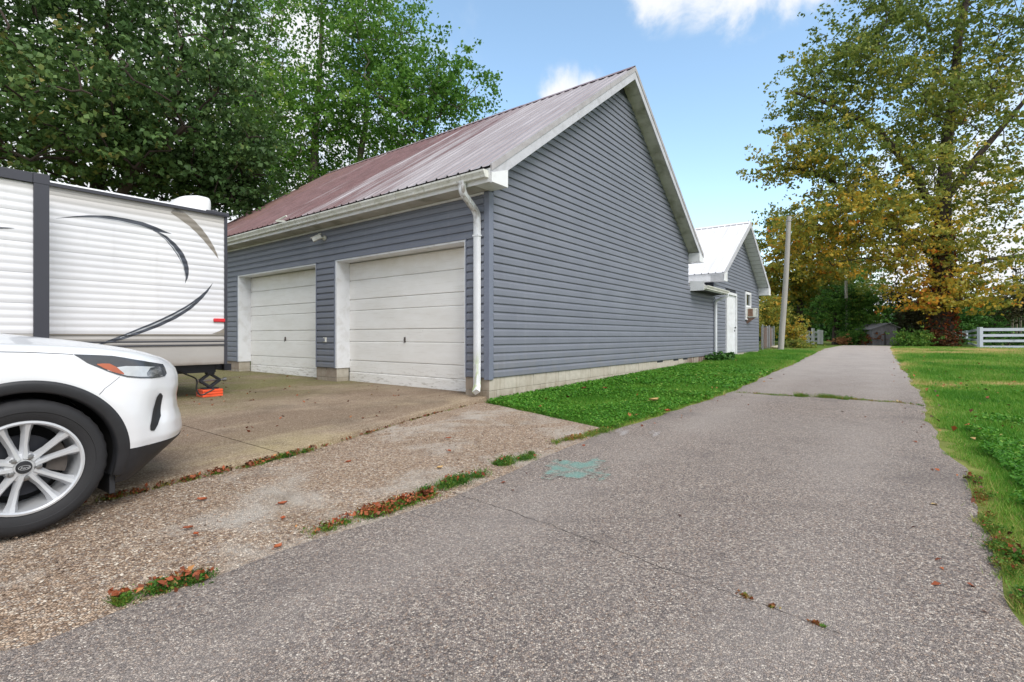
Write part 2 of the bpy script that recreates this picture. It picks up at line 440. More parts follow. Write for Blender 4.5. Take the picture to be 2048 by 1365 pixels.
def m_lawn():
    s = NT('lawn_soil')
    c = s.ramp(s.noise(3, 6, 0.65), [(0.25, rgb(52, 74, 26)), (0.55, rgb(84, 112, 38)), (0.8, rgb(120, 132, 62))])
    c = s.mix(s.attr('dry'), c, s.ramp(s.noise(6, 6, 0.7), [(0.3, rgb(150, 138, 84)), (0.7, rgb(196, 178, 122))]))
    s.bump(s.noise(30, 5, 0.7), 0.6, 0.03)
    M['lawn'] = s.done(c, 0.95, spec=0.1)
    s = NT('field_ground')
    c = s.ramp(s.noise(0.3, 6, 0.65), [(0.25, rgb(70, 90, 36)), (0.6, rgb(104, 116, 52)), (0.85, rgb(140, 132, 78))])
    s.bump(s.noise(8, 5, 0.7), 0.6, 0.05)
    M['field'] = s.done(c, 0.95, spec=0.1)
m_lawn()
leafmat('grass', [(0.0, rgb(48, 96, 28)), (0.35, rgb(82, 142, 40)), (0.62, rgb(126, 168, 64)), (0.8, rgb(176, 172, 98)), (1.0, rgb(206, 186, 130))], 0.35)
leafmat('weeds', [(0.0, rgb(40, 84, 28)), (0.4, rgb(86, 130, 44)), (0.6, rgb(136, 150, 66)), (0.8, rgb(150, 98, 52)), (1.0, rgb(120, 62, 36))], 0.3)
leafmat('litter', [(0.0, rgb(70, 44, 32)), (0.3, rgb(120, 66, 42)), (0.6, rgb(166, 88, 54)), (0.8, rgb(182, 128, 78)), (1.0, rgb(198, 170, 118))], 0.12)
leafmat('maple_dark', [(0.0, rgb(48, 70, 38)), (0.4, rgb(74, 104, 56)), (0.65, rgb(102, 130, 70)), (0.85, rgb(132, 126, 66)), (1.0, rgb(150, 112, 66))], 0.3)
leafmat('maple_green', [(0.0, rgb(56, 94, 36)), (0.4, rgb(88, 132, 52)), (0.7, rgb(118, 158, 68)), (1.0, rgb(162, 180, 86))], 0.42)
leafmat('sycamore', [(0.0, rgb(80, 100, 46)), (0.3, rgb(120, 138, 66)), (0.5, rgb(150, 152, 70)), (0.68, rgb(190, 168, 66)), (0.84, rgb(218, 164, 58)), (1.0, rgb(200, 104, 50))], 0.42)
leafmat('hedge_green', [(0.0, rgb(48, 82, 38)), (0.4, rgb(78, 122, 52)), (0.7, rgb(112, 150, 62)), (1.0, rgb(160, 168, 78))], 0.35)
leafmat('evergreen', [(0.0, rgb(44, 48, 34)), (0.5, rgb(74, 76, 50)), (1.0, rgb(112, 100, 72))], 0.15)
leafmat('rust_bush', [(0.0, rgb(88, 54, 36)), (0.5, rgb(142, 86, 54)), (1.0, rgb(184, 136, 92))], 0.2)
leafmat('vine', [(0.0, rgb(48, 66, 30)), (0.4, rgb(120, 62, 40)), (0.7, rgb(176, 84, 44)), (1.0, rgb(204, 132, 52))], 0.25)
simple('bark_brown', rgb(78, 68, 58), 0.92, 0.35, (7, 7, 2), bump=0.8, bscale=(26, 26, 6))
simple('bark_grey', rgb(104, 98, 86), 0.92, 0.35, (7, 7, 2), bump=0.8, bscale=(26, 26, 6))
simple('bark_dark', rgb(62, 52, 46), 0.92, 0.35, (7, 7, 2), bump=0.8, bscale=(26, 26, 6))

# ------------------------------------------------------------------ mesh helpers
class MB:
    """collects shapes that become ONE mesh object"""
    def __init__(s): s.v = []; s.f = []
    def add(s, vs, fs):
        o = len(s.v); s.v.extend([tuple(map(float, p)) for p in vs]); s.f.extend([tuple(i + o for i in f) for f in fs]); return s
    def box(s, x0, x1, y0, y1, z0, z1):
        return s.add([(x0, y0, z0), (x1, y0, z0), (x1, y1, z0), (x0, y1, z0), (x0, y0, z1), (x1, y0, z1), (x1, y1, z1), (x0, y1, z1)],
                     [(0, 3, 2, 1), (4, 5, 6, 7), (0, 1, 5, 4), (1, 2, 6, 5), (2, 3, 7, 6), (3, 0, 4, 7)])
    def prism(s, poly, axis, a, b):
        """poly: 2D points; axis 0/1/2 is the extrusion axis; other two axes in order"""
        n = len(poly); vs = []
        for t in (a, b):
            for p, q in poly:
                c = [p, q]; c.insert(axis, t); vs.append(c)
        fs = [tuple(range(n - 1, -1, -1)), tuple(range(n, 2 * n))] + [(i, (i + 1) % n, n + (i + 1) % n, n + i) for i in range(n)]
        return s.add(vs, fs)
    def tube(s, pts, rad, seg=8, caps=True):
        pts = [Vector(p) for p in pts]; n = len(pts)
        rad = rad if hasattr(rad, '__len__') else [rad] * n
        vs = []; ref = Vector((0, 0, 1))
        t0 = (pts[1] - pts[0]).normalized()
        if abs(t0.dot(ref)) > 0.95: ref = Vector((1, 0, 0))
        for i, p in enumerate(pts):
            t = (pts[min(i + 1, n - 1)] - pts[max(i - 1, 0)]).normalized()
            a = ref - t * ref.dot(t); a.normalize(); b = t.cross(a); ref = a
            for k in range(seg):
                w = 2 * math.pi * k / seg
                vs.append(p + (a * math.cos(w) + b * math.sin(w)) * rad[i])
        fs = [(i * seg + k, i * seg + (k + 1) % seg, (i + 1) * seg + (k + 1) % seg, (i + 1) * seg + k) for i in range(n - 1) for k in range(seg)]
        if caps: fs += [tuple(range(seg - 1, -1, -1)), tuple(range((n - 1) * seg, n * seg))]
        return s.add(vs, fs)
    def rect_sweep(s, pts, w, d, side):
        """rectangular pipe: width w along `side`, depth d along the other normal"""
        pts = [Vector(p) for p in pts]; side = Vector(side).normalized(); n = len(pts); vs = []
        for i, p in enumerate(pts):
            t = (pts[min(i + 1, n - 1)] - pts[max(i - 1, 0)]).normalized()
            b = t.cross(side).normalized(); e = b.cross(t).normalized()
            k = 0.16
            for sx, sy in ((-1, -1 + k), (-1 + k, -1), (1 - k, -1), (1, -1 + k), (1, 1 - k), (1 - k, 1), (-1 + k, 1), (-1, 1 - k)):
                vs.append(p + e * sx * w / 2 + b * sy * d / 2)
        m = 8
        fs = [(i * m + k, i * m + (k + 1) % m, (i + 1) * m + (k + 1) % m, (i + 1) * m + k) for i in range(n - 1) for k in range(m)]
        fs += [tuple(range(m - 1, -1, -1)), tuple(range((n - 1) * m, n * m))]
        return s.add(vs, fs)
    def lathe(s, prof, c, axis, seg=32, close=False):
        """prof: (radius, along) points; axis 'x','y','z'"""
        vs = []; n = len(prof)
        for k in range(seg):
            w = 2 * math.pi * k / seg; cs, sn = math.cos(w), math.sin(w)
            for r, a in prof:
                p = {'x': (a, r * cs, r * sn), 'y': (r * cs, a, r * sn), 'z': (r * cs, r * sn, a)}[axis]
                vs.append((p[0] + c[0], p[1] + c[1], p[2] + c[2]))
        fs = []
        for k in range(seg):
            k2 = (k + 1) % seg
            for i in range(n if close else n - 1):
                j = (i + 1) % n
                fs.append((k * n + i, k2 * n + i, k2 * n + j, k * n + j))
        return s.add(vs, fs)
    def grid(s, P, wrap=False):
        P = np.asarray(P, float); a, b = P.shape[:2]
        fs = [(i * b + j, (i + 1) * b + j, (i + 1) * b + j + 1, i * b + j + 1) for i in range(a - 1) for j in range(b - 1)]
        return s.add(P.reshape(-1, 3), fs)
    def mesh(s, name):
        me = bpy.data.meshes.new(name); me.from_pydata(s.v, [], s.f); me.update(); return me
    def build(s, name, mat, parent=None, smooth=False, fix=True, bevel=0):
        me = s.mesh(name)
        if fix:
            bm = bmesh.new(); bm.from_mesh(me); bmesh.ops.recalc_face_normals(bm, faces=bm.faces); bm.to_mesh(me); bm.free()
        return obj(name, me, mat, parent, smooth, bevel)
def obj(name, me, mat, parent=None, smooth=False, bevel=0):
    o = bpy.data.objects.new(name, me); COL.objects.link(o)
    if mat is not None and not len(me.materials): me.materials.append(M[mat] if isinstance(mat, str) else mat)
    if parent: o.parent = parent
    if smooth:
        me.polygons.foreach_set('use_smooth', [True] * len(me.polygons))
        if smooth != 'all':
            try: me.set_sharp_from_angle(angle=math.radians(40))
            except Exception: pass
    if bevel:
        b = o.modifiers.new('bevel', 'BEVEL'); b.width = bevel; b.segments = 2; b.limit_method = 'ANGLE'
    return o
def thing(name, label, cat, loc=(0, 0, 0), rotz=0.0, group=None):
    o = bpy.data.objects.new(name, None); COL.objects.link(o)
    o.location = loc; o.rotation_euler = (0, 0, rotz); o.empty_display_size = 0.2
    return tag(o, label, cat, group)
def tag(o, label=None, cat=None, group=None, kind=None):
    if label: o['label'] = label
    if cat: o['category'] = cat
    if group: o['group'] = group
    if kind: o['kind'] = kind
    return o
def copies(o, parent):
    c = o.copy(); COL.objects.link(c); c.parent = parent; return c
def fastmesh(name, verts, nper, attrs=None):
    """verts (N, nper, 3): N separate polygons of nper corners"""
    verts = np.ascontiguousarray(verts, dtype=np.float32); N = verts.shape[0]
    me = bpy.data.meshes.new(name)
    me.vertices.add(N * nper); me.vertices.foreach_set('co', verts.reshape(-1))
    me.loops.add(N * nper); me.loops.foreach_set('vertex_index', np.arange(N * nper, dtype=np.int32))
    me.polygons.add(N); me.polygons.foreach_set('loop_start', np.arange(0, N * nper, nper, dtype=np.int32))
    try: me.polygons.foreach_set('loop_total', np.full(N, nper, dtype=np.int32))
    except Exception: pass
    for k, v in (attrs or {}).items():
        a = me.attributes.new(k, 'FLOAT', 'FACE'); a.data.foreach_set('value', np.ascontiguousarray(v, dtype=np.float32))
    me.update(calc_edges=True)
    return me
def vattr(me, name, vals):
    a = me.attributes.new(name, 'FLOAT', 'POINT'); a.data.foreach_set('value', np.ascontiguousarray(vals, dtype=np.float32))

def unit(a): return a / np.maximum(np.linalg.norm(a, axis=1, keepdims=True), 1e-9)
def leaf_quads(c, size, up=0.6, width=0.72, fold=0.18, droop=0.0):
    """diamond leaves at centres c (N,3) of lengths size (N,)"""
    N = len(c)
    n = unit(rng.normal(size=(N, 3)) + np.array([0, 0, up])); t = unit(np.cross(n, rng.normal(size=(N, 3))))
    t[:, 2] -= droop; t = unit(t); b = np.cross(n, t)
    L = size[:, None]
    V = np.stack([c - t * L * 0.5, c + b * L * width * 0.5 + n * L * fold - t * L * 0.08, c + t * L * 0.5, c - b * L * width * 0.5 + n * L * fold - t * L * 0.08], 1)
    return V
def blades(c, h, w, lean=0.5):
    """grass blades: one bent blade = two triangles stored as a quad-like kite"""
    N = len(c); a = rng.uniform(0, 2 * math.pi, N); side = np.stack([np.cos(a), np.sin(a), np.zeros(N)], 1)
    a2 = rng.uniform(0, 2 * math.pi, N); ln = np.stack([np.cos(a2), np.sin(a2), np.zeros(N)], 1) * (rng.uniform(0.1, 1, N) * lean * h)[:, None]
    up = np.stack([np.zeros(N), np.zeros(N), h], 1)
    return np.stack([c - side * w[:, None] * 0.5, c + side * w[:, None] * 0.5, c + up * 0.95 + ln], 1)

_NT = np.random.default_rng(77).random((64, 64))
def vnoise(x, y):
    x = np.asarray(x, float); y = np.asarray(y, float)
    i, j = np.floor(x).astype(int), np.floor(y).astype(int); a, b = x - i, y - j; a = a * a * (3 - 2 * a); b = b * b * (3 - 2 * b)
    t = lambda m_, n_: _NT[m_ % 64, n_ % 64]
    return (t(i, j) * (1 - a) + t(i + 1, j) * a) * (1 - b) + (t(i, j + 1) * (1 - a) + t(i + 1, j + 1) * a) * b
def fbm(x, y, s=1.0):
    return (vnoise(x * s, y * s) + 0.5 * vnoise(x * s * 2.1 + 9, y * s * 2.1) + 0.25 * vnoise(x * s * 4.3, y * s * 4.3 + 5) + 0.12 * vnoise(x * s * 9.1 + 3, y * s * 9.1)) / 1.87
# ------------------------------------------------------------------ ground, road, apron
ax = np.sinh(np.linspace(-4.6, 4.6, 90)) / math.sinh(4.6) * 900
ay = ax + 20
gx, gy = np.meshgrid(ax, ay, indexing='ij')
m = MB().grid(np.stack([gx, gy, g(gx, gy) - 0.02], -1))
tag(m.build('ground', 'field', fix=False), kind='structure')

def poly_q(pix):
    pts = [G(u, v) for u, v in pix]
    a = np.array([pq(p[0], p[1]) for p in pts]); i = np.argsort(a[:, 0]); return a[i, 0], a[i, 1]
LP, LQ = poly_q([(0, 1300), (230, 1212), (440, 1148), (610, 1080), (800, 1020), (980, 958), (1060, 915), (1195, 866), (1300, 838), (1440, 792), (1520, 757), (1600, 722), (1636, 704), (1648, 698)])
RP, RQ = poly_q([(1782, 697), (1790, 712), (1810, 742), (1826, 764), (1843, 785), (1844, 800), (1850, 815), (1890, 885), (1925, 950), (1955, 1010), (1985, 1080), (2012, 1130), (2048, 1215)])
def wob(t, seed, amp):
    r = np.random.default_rng(seed); o = np.zeros_like(t)
    for k in range(6): o += amp / (1 + k * 0.6) * np.sin(t * (1.1 + 1.9 * k) * r.uniform(0.8, 1.25) + r.uniform(0, 6.28))
    return o
def qL(p): return np.interp(p, LP, LQ, left=LQ[0] + 0.05) + wob(np.asarray(p, float), 3, 0.022)
def qR(p):
    p = np.asarray(p, float)
    base = np.interp(p, RP, RQ)
    return base + wob(p, 5, 0.03)
def road_z(x, y):
    p, q = pq(np.asarray(x, float), np.asarray(y, float)); t = np.clip((q - qR(p)) / np.maximum(qL(p) - qR(p), 0.1), 0, 1)
    return g(x, y) + (0.012 + 0.02 * (1 - (2 * t - 1) ** 2)) * 0.5 + 0.006
PEND = 46.0
pp = np.concatenate([np.arange(-9, 12, 0.08), np.arange(12, PEND, 0.3)])
ts = np.linspace(0, 1, 34)
ql, qr = qL(pp), qR(pp)
endw = np.clip((pp - 36) / 10, 0, 1) ** 2
Q = qr[:, None] * (1 - ts) + ql[:, None] * ts
PX, PY = xy(pp[:, None] + 0 * Q, Q)
crown = 0.012 + 0.02 * (1 - (2 * ts - 1) ** 2)[None, :]
edge_drop = np.where((ts == 0) | (ts == 1), -0.02, 0)[None, :]
m = MB().grid(np.stack([PX, PY, g(PX, PY) + crown * 0.5 + 0.006 + edge_drop], -1))
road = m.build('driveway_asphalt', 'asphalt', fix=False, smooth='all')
tag(road, 'worn grey asphalt drive running past the garage to the trees', kind='structure')
rp = np.array([v.co[:] for v in road.data.vertices])
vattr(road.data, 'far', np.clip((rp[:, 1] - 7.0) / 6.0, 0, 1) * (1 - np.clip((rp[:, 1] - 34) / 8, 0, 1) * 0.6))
rpp, rqq = pq(rp[:, 0], rp[:, 1]); mid_ = (qL(rpp) + qR(rpp)) / 2
vattr(road.data, 'lane', np.exp(-((rqq - mid_ - 0.75) / 0.28) ** 2) + np.exp(-((rqq - mid_ + 0.75) / 0.28) ** 2))
vattr(road.data, 'paint', np.zeros(len(rp))); vattr(road.data, 'chalk', np.zeros(len(rp)))
# paint marks: thin sheets of the same asphalt with paint on them
def mark(name, pix, fn, attr, label):
    us = np.linspace(pix[0], pix[2], 60); vs = np.linspace(pix[1], pix[3], 40)
    P = np.array([[G(u, v) for v in vs] for u in us]); P[..., 2] = road_z(P[..., 0], P[..., 1]) + 0.0025
    mm = MB().grid(P); o = mm.build(name, 'asphalt', fix=False, smooth='all')
    uu, vv = np.meshgrid(np.linspace(-1, 1, 60), np.linspace(-1, 1, 40), indexing='ij')
    vals = fn(uu, vv).reshape(-1)
    for a in ('paint', 'chalk'): vattr(o.data, a, vals if a == attr else np.zeros(len(vals)))
    z = P.reshape(-1, 3); vattr(o.data, 'far', np.clip((z[:, 1] - 7.0) / 6.0, 0, 1))
    # keep only the painted cells so that the sheet is no bigger than the mark
    bm = bmesh.new(); bm.from_mesh(o.data); lay = bm.verts.layers.float[attr]
    bmesh.ops.delete(bm, geom=[f for f in bm.faces if max(v[lay] for v in f.verts) < 0.02], context='FACES')
    bm.to_mesh(o.data); bm.free()
    o.parent = road; tag(o, label)
def turq(u, v):
    n = 0.12 * np.sin(7 * u + 3 * v) + 0.1 * np.sin(11 * v - 5 * u + 1)
    n = n + 0.10 * np.sin(17 * u + 9 * v) + 0.07 * np.sin(29 * v - 13 * u)
    body = np.clip((0.80 - np.maximum(np.abs(u) * 0.98, np.abs(v)) ** 1.0 + n) * 3, 0, 1)
    bite = np.clip(1 - (np.abs(np.abs(v) - 1.05) / 0.35), 0, 1) * np.clip(1 - np.abs(u + 0.1) / 0.6, 0, 1)
    body = np.clip(body - bite * 1.4, 0, 1)
    x1 = np.exp(-((u * 0.8 - v) / 0.16) ** 2) * (np.abs(u) < 0.75); x2 = np.exp(-((u * 0.55 + v - 0.1) / 0.14) ** 2) * (np.abs(u) < 0.75)
    return np.clip(body * (1 - 0.75 * np.maximum(x1, x2)), 0, 1)
mark('turquoise_paint_mark', (1082, 920, 1222, 968), turq, 'paint', 'faded turquoise spray paint cross on the asphalt')
smear = lambda u, v: np.clip(1.0 - np.sqrt(u * u + v * v) * 1.25 + 0.25 * np.sin(5 * u + 4 * v), 0, 1) * 0.55 * np.clip((1 - np.maximum(np.abs(u), np.abs(v))) * 4, 0, 1)
mark('chalk_smear', (1228, 858, 1264, 878), smear, 'chalk', 'left white smear near the seam of the asphalt')
mark('chalk_smear', (1296, 862, 1326, 880), smear, 'chalk', 'right white smear near the seam of the asphalt')

# lawn sheet with its dry patches
def dry_at(p, q):
    p = np.asarray(p, float); q = np.asarray(q, float)
    n = (fbm(p, q, 0.55) - 0.5) * 2.6 + (fbm(p + 40, q, 2.3) - 0.5) * 1.2
    x, y = xy(p, q)
    band = np.exp(-((y - 23.5) / 4.0) ** 2) * 1.35 + 0.8 * np.exp(-((y - 9.3) / 0.8) ** 2) * (x > 7.6) + 0.35 * np.exp(-((y - 14.2) / 1.5) ** 2)
    d = np.where(q < 1.5, np.clip(band, 0, 1) * np.clip(0.55 + n * 0.9, 0, 1), 0.05)
    near_edge = np.exp(-np.abs(q - qR(p)) / 0.14) * 0.42 + np.exp(-np.abs(q - qL(p)) / 0.1) * 0.35
    d = d + near_edge * np.clip(0.7 + n * 0.7, 0, 1) + np.clip(n - 0.5, 0, 1) * 0.25 * (p > 9)
    return np.clip(d, 0, 1)
lp = np.concatenate([np.arange(-6, 14, 0.14), np.arange(14, 52, 0.45)])
lq = np.concatenate([np.arange(-34, -6, 0.6), np.arange(-6, 5.6, 0.14)])
PP, QQ = np.meshgrid(lp, lq, indexing='ij')
# the lawn stops at the apron's far edge
keep = lambda p, q: ~((q > qL(p)) & (p < 5.0 + 0.33 * (q - 2.66)))
X, Y = xy(PP, QQ)
Z = g(X, Y) - 0.004
Z = np.where(keep(PP, QQ), Z, Z - 0.02)
m = MB().grid(np.stack([X, Y, Z], -1))
lawn = m.build('lawn', 'lawn', fix=False, smooth='all')
tag(lawn, kind='structure'); vattr(lawn.data, 'dry', dry_at(PP, QQ).reshape(-1))

# gravelly apron between asphalt and slab
ap = np.concatenate([np.arange(-9, 6.3, 0.12)])
tt = np.linspace(0, 1, 60)
P2 = []
for p in ap:
    q0 = float(qL(p)) - 0.10
    q1 = 18.0
    if p > 5.0 + 0.33 * (q0 - 2.66): q0 = max(q0, 2.66 + (p - 5.0) / 0.33)
    P2.append([(p, q0 + (q1 - q0) * t ** 1.6) for t in tt])
P2 = np.array(P2)
X, Y = xy(P2[..., 0], P2[..., 1])
lump = 0.006 * np.sin(P2[..., 0] * 2.1 + P2[..., 1]) + 0.005 * np.sin(P2[..., 1] * 3.3 - P2[..., 0] * 1.3)
Z = g(X, Y) + 0.010 + lump * np.clip((P2[..., 1] - P2[:, :1, 1]) / 0.6, 0, 1)
m = MB().grid(np.stack([X, Y, Z], -1))
apron = m.build('gravel_apron', 'gravel', fix=False, smooth='all')
tag(apron, kind='structure')

# concrete slab in front of the doors: two cast bays with an open joint
GZ = g(CX, CY)
slab = thing('concrete_slab', 'mossy concrete slab in front of the garage doors', None, (CX, CY, 0), ANG)
tag(slab, kind='structure')
edge_y = lambda x: float(np.interp(x, [-9, -4.8, -3.4, -2.4, -1.5, -0.6, -0.05, 0.4], [-0.95, -0.80, -0.66, -0.40, -0.16, -0.02, 0.05, 0.05]))
def slab_z(x, y): return 0.165 + 0.004 * y + 0.019 * min(x, 0)
for x0, x1 in ((-3.625, 0.30), (-9.0, -3.638)):
    nx = 34; xs = np.linspace(x0, x1, nx); P = []
    for x in xs:
        e = edge_y(x) + 0.012 * math.sin(x * 9) + 0.008 * math.sin(x * 23)
        P.append([(x, e, slab_z(x, e) - 0.16), (x, e, slab_z(x, e) - 0.012), (x, e + 0.012, slab_z(x, e))] + [(x, y, slab_z(x, y)) for y in np.linspace(e + 0.4, 12.5, 14)])
    m = MB().grid(np.array(P))
    for x in (x0, x1):
        e = edge_y(x); m.add([(x, e, slab_z(x, e) - 0.16), (x, 12.5, slab_z(x, 12.5) - 0.16), (x, 12.5, slab_z(x, 12.5)), (x, e, slab_z(x, e))], [(0, 1, 2, 3)])
    m.build('slab_bay', 'slab', slab, fix=False, smooth='all')

# ------------------------------------------------------------------ garage
gar = thing('garage', 'large blue grey sided garage with faded red metal roof and two white doors', 'garage', (CX, CY, 0), ANG)
GW, GL = 9.29, 11.2                       # gable width (x), length along the front (y)
PITCH, EZ, OVX, OVY = 0.705, 3.53, 0.336, 0.308
CEN = GW / 2
def zr(x):
    xx = np.minimum(x, GW - np.asarray(x, float)); return EZ + PITCH * (xx + OVX)
SB, ST = 0.455, 0.127                     # siding start and course height
PROF = [(0.000, 0.006), (-0.022, 0.0), (-0.0245, 0.008), (-0.022, 0.078), (-0.006, 0.106), (-0.002, ST + 0.010), (0.0, ST + 0.010)]
# profile (out of the wall = negative, height)
def board(along, spans, z0, parent, mat='siding', dx=0.0):
    """one siding course; along: 'x' (gable, out = -y) or 'y' (front, out = -x); spans(z)->(a,b)"""
    vs = []
    for side in (0, 1):
        for o, h in PROF:
            a = spans(z0 + min(h, ST))[side]
            vs.append((a, o, z0 + h) if along == 'x' else (o, a, z0 + h))
    n = len(PROF)
    fs = [tuple(range(n)), tuple(range(2 * n - 1, n - 1, -1))] + [(i, n + i, n + (i + 1) % n, (i + 1) % n) for i in range(n)]
    return MB().add(vs, fs).build('siding_board', mat, parent)
# sheathing behind the boards
wall = MB()
wall.prism([(0.03, 0.40), (GW - 0.03, 0.40), (GW - 0.03, zr(0.0) - 0.1), (CEN, zr(CEN) - 0.16), (0.03, zr(0.0) - 0.1)], 1, 0.004, 0.12)
wall.prism([(0.03, 0.40), (GW - 0.03, 0.40), (GW - 0.03, zr(0.0) - 0.1), (CEN, zr(CEN) - 0.16), (0.03, zr(0.0) - 0.1)], 1, GL - 0.12, GL)
wall.box(GW - 0.12, GW - 0.004, 0.13, GL - 0.13, 0.1, 3.3)
wall.box(GW - 0.02, 11.87, 0.004, 0.12, 0.40, 2.5)
DOORS = [(0.49, 3.985), (4.72, 8.23)]
DT, DB = 2.585, 0.165
wall.box(0.004, 0.24, 0.13, GL - 0.13, DT + 0.03, 3.32)
for a, b in ((0.13, 0.47), (4.005, 4.70), (8.25, GL - 0.13)):
    wall.box(0.004, 0.24, a, b, 0.40, DT + 0.025)
wall.build('wall_core', 'sheathing', gar)
# gable courses
nc = 0
z = SB
while z < 6.55:
    def sp(zz, z=z):
        lo = max(0.085, (zz + 0.215 - EZ) / PITCH - OVX)
        hi = GW - lo if zz > 2.50 else 11.80
        return (lo, hi)
    a, b = sp(z + ST)
    if b - a > 0.05:
        s0 = [1.7, 3.1, 2.3, 3.7, 1.2, 2.8][(nc // 2) % 6]
        cuts = [c for c in (s0, s0 + 3.66, s0 + 7.32) if a + 0.5 < c < b - 0.5]
        ends = ['L'] + cuts + ['R']
        for e0, e1 in zip(ends[:-1], ends[1:]):
            def sp2(zz, e0=e0, e1=e1, sp=sp):
                l, r = sp(zz); return (l if e0 == 'L' else e0 + 0.0008, r if e1 == 'R' else e1 - 0.0008)
            board('x', sp2, z, gar)
    z += ST; nc += 1
# front courses
z = SB
k = 0
while z < 3.24:
    top = z + ST
    if z > DT - 0.02:
        cuts = [0.085, 3.4 + 1.1 * math.sin(k * 2.3), 7.3 + 1.3 * math.sin(k * 1.7 + 1), GL - 0.085]
        for a, b in zip(cuts[:-1], cuts[1:]): board('y', lambda zz, a=a, b=b: (a + 0.0008, b - 0.0008), z, gar)
    elif top > DT - 0.03:
        pass
    else:
        for a, b in ((0.085, 0.445), (4.03, 4.675), (8.275, GL - 0.085)): board('y', lambda zz, a=a, b=b: (a, b), z, gar)
    z += ST; k += 1
zlast = SB + ST * math.floor((DT - 0.03 - SB) / ST)      # course that meets the door heads
for a, b in ((0.085, 0.445), (4.03, 4.675), (8.275, GL - 0.085)):
    pass
zz0 = SB
rows = [SB + ST * i for i in range(40)]
for zrow in rows:
    if zrow <= DT - 0.02 and zrow + ST > DT - 0.03:
        for a, b in ((0.085, GL - 0.085),): board('y', lambda zz, a=a, b=b: (a, b), max(zrow, DT + 0.001 - 0.0), gar) if zrow >= DT else [board('y', lambda zz, a=a, b=b: (a, b), zrow, gar) for a, b in ((0.085, 0.445), (4.03, 4.675), (8.275, GL - 0.085))]
# frieze strip that closes the gap over the doors
MB().box(-0.012, 0.004, 0.45, 8.27, DT + 0.03, DT + 0.10).build('head_flashing', 'siding', gar)
# corner posts
for yy in (0.0,):
    MB().prism([(-0.024, -0.024), (0.082, -0.024), (0.082, 0.0), (0.0, 0.0), (0.0, 0.082), (-0.024, 0.082)], 2, SB - 0.03, 3.29).build('corner_post', 'trim_grey', gar, bevel=0.004)
MB().prism([(-0.024, GL + 0.024), (0.082, GL + 0.024), (0.082, GL), (0.0, GL), (0.0, GL - 0.082), (-0.024, GL - 0.082)], 2, SB - 0.03, 3.29).build('corner_post', 'trim_grey', gar)
MB().box(11.80, 11.86, -0.022, 0.0, SB - 0.01, 2.47).build('corner_post', 'trim_grey', gar)
# roof sheets
def roof_sheet(y0, y1, xe, xc, zf, name, mat, parent, th=0.0):
    """ribbed sheet from eave xe to ridge xc between y0 and y1"""
    pr = []; rib = 0.2286
    y = y0
    n0 = int(math.floor(y0 / rib))
    ys = [(y0, 0.0)]
    for k in range(n0, n0 + 12):
        c = k * rib + 0.05
        for d, h in ((-0.026, 0), (-0.014, 0.021), (0.014, 0.021), (0.026, 0)):
            if y0 < c + d < y1: ys.append((c + d, h))
    ys.append((y1, 0.0))
    P = []
    for t in np.linspace(0, 1, 3):
        x = xe + (xc - xe) * t
        P.append([(x, yy, zf(x) + h) for yy, h in ys])
    P = np.array(P); m = MB().grid(P)
    return m.build(name, mat, parent, fix=False)
ys = -0.315
k = 0
while ys < 11.5:
    y1 = min(ys + 0.9144, 11.51)
    for sgn in (0, 1):
        xe = -0.385 if sgn == 0 else GW + 0.385
        off = 0.0016 * (k % 2)
        roof_sheet(ys, y1, xe, CEN, lambda x, off=off: float(zr(x)) + 0.018 + off, 'roof_sheet', 'roof_red', gar)
    ys = y1; k += 1
# ridge cap in overlapping lengths
yy = -0.33
while yy < 11.5:
    y1 = min(yy + 1.55, 11.52); h = 0.004 * (int(yy * 10) % 2)
    m = MB()
    for sg in (-1, 1):
        x1 = CEN + sg * 0.17
        m.add([(CEN, yy, zr(CEN) + 0.052 + h), (CEN, y1, zr(CEN) + 0.052 + h), (x1, y1, float(zr(x1)) + 0.046 + h), (x1, yy, float(zr(x1)) + 0.046 + h)], [(0, 1, 2, 3)])
    m.build('ridge_cap', 'ridge', gar, fix=False)
    yy = y1
# roof deck so that no light leaks under the sheets
m = MB()
m.prism([(-0.30, float(zr(-0.30)) - 0.03), (CEN, float(zr(CEN)) - 0.03), (GW + 0.30, float(zr(-0.30)) - 0.03), (GW + 0.30, float(zr(-0.30)) - 0.07), (CEN, float(zr(CEN)) - 0.07), (-0.30, float(zr(-0.30)) - 0.07)], 1, -0.27, 11.47)
m.build('roof_deck', 'dark_wood', gar)
# rake fascia, two bands each side, near gable and far gable
def rake(parent, cen, half, zf, y, out, ovx, d0, d1, name, mat, th=0.022, trim=0.0):
    for sg in (-1, 1):
        xa, xb = cen + sg * (half + ovx), cen
        pts = [(xa, zf(xa) + d0), (xb, zf(xb) + d0), (xb, zf(xb) + d1), (xa, zf(xa) + d1)]
        MB().prism(pts, 1, y, y + out * th).build(name, mat, parent)
zrf = lambda x: float(zr(x))
rake(gar, CEN, CEN, zrf, -OVY, -1, OVX, -0.245, -0.075, 'rake_fascia', 'rake_metal', 0.02)
rake(gar, CEN, CEN, zrf, -OVY, -1, OVX, -0.074, 0.030, 'rake_edge_trim', 'rake_edge', 0.032)
rake(gar, CEN, CEN, zrf, GL + OVY - 0.02, 1, OVX, -0.245, 0.030, 'rake_fascia', 'rake_metal', 0.02)
# eave return boxes
for sg in (0, 1):
    def fx(x): return x if sg == 0 else GW - x
    for y0, y1 in ((-OVY - 0.024, -0.001), (GL + 0.001, GL + OVY + 0.02)):
        MB().prism([(fx(-OVX), 3.30), (fx(0.045), 3.30), (fx(0.045), zrf(0.045) - 0.235), (fx(-OVX), zrf(-OVX) - 0.10)], 1, y0, y1).build('eave_return', 'white_trim', gar)
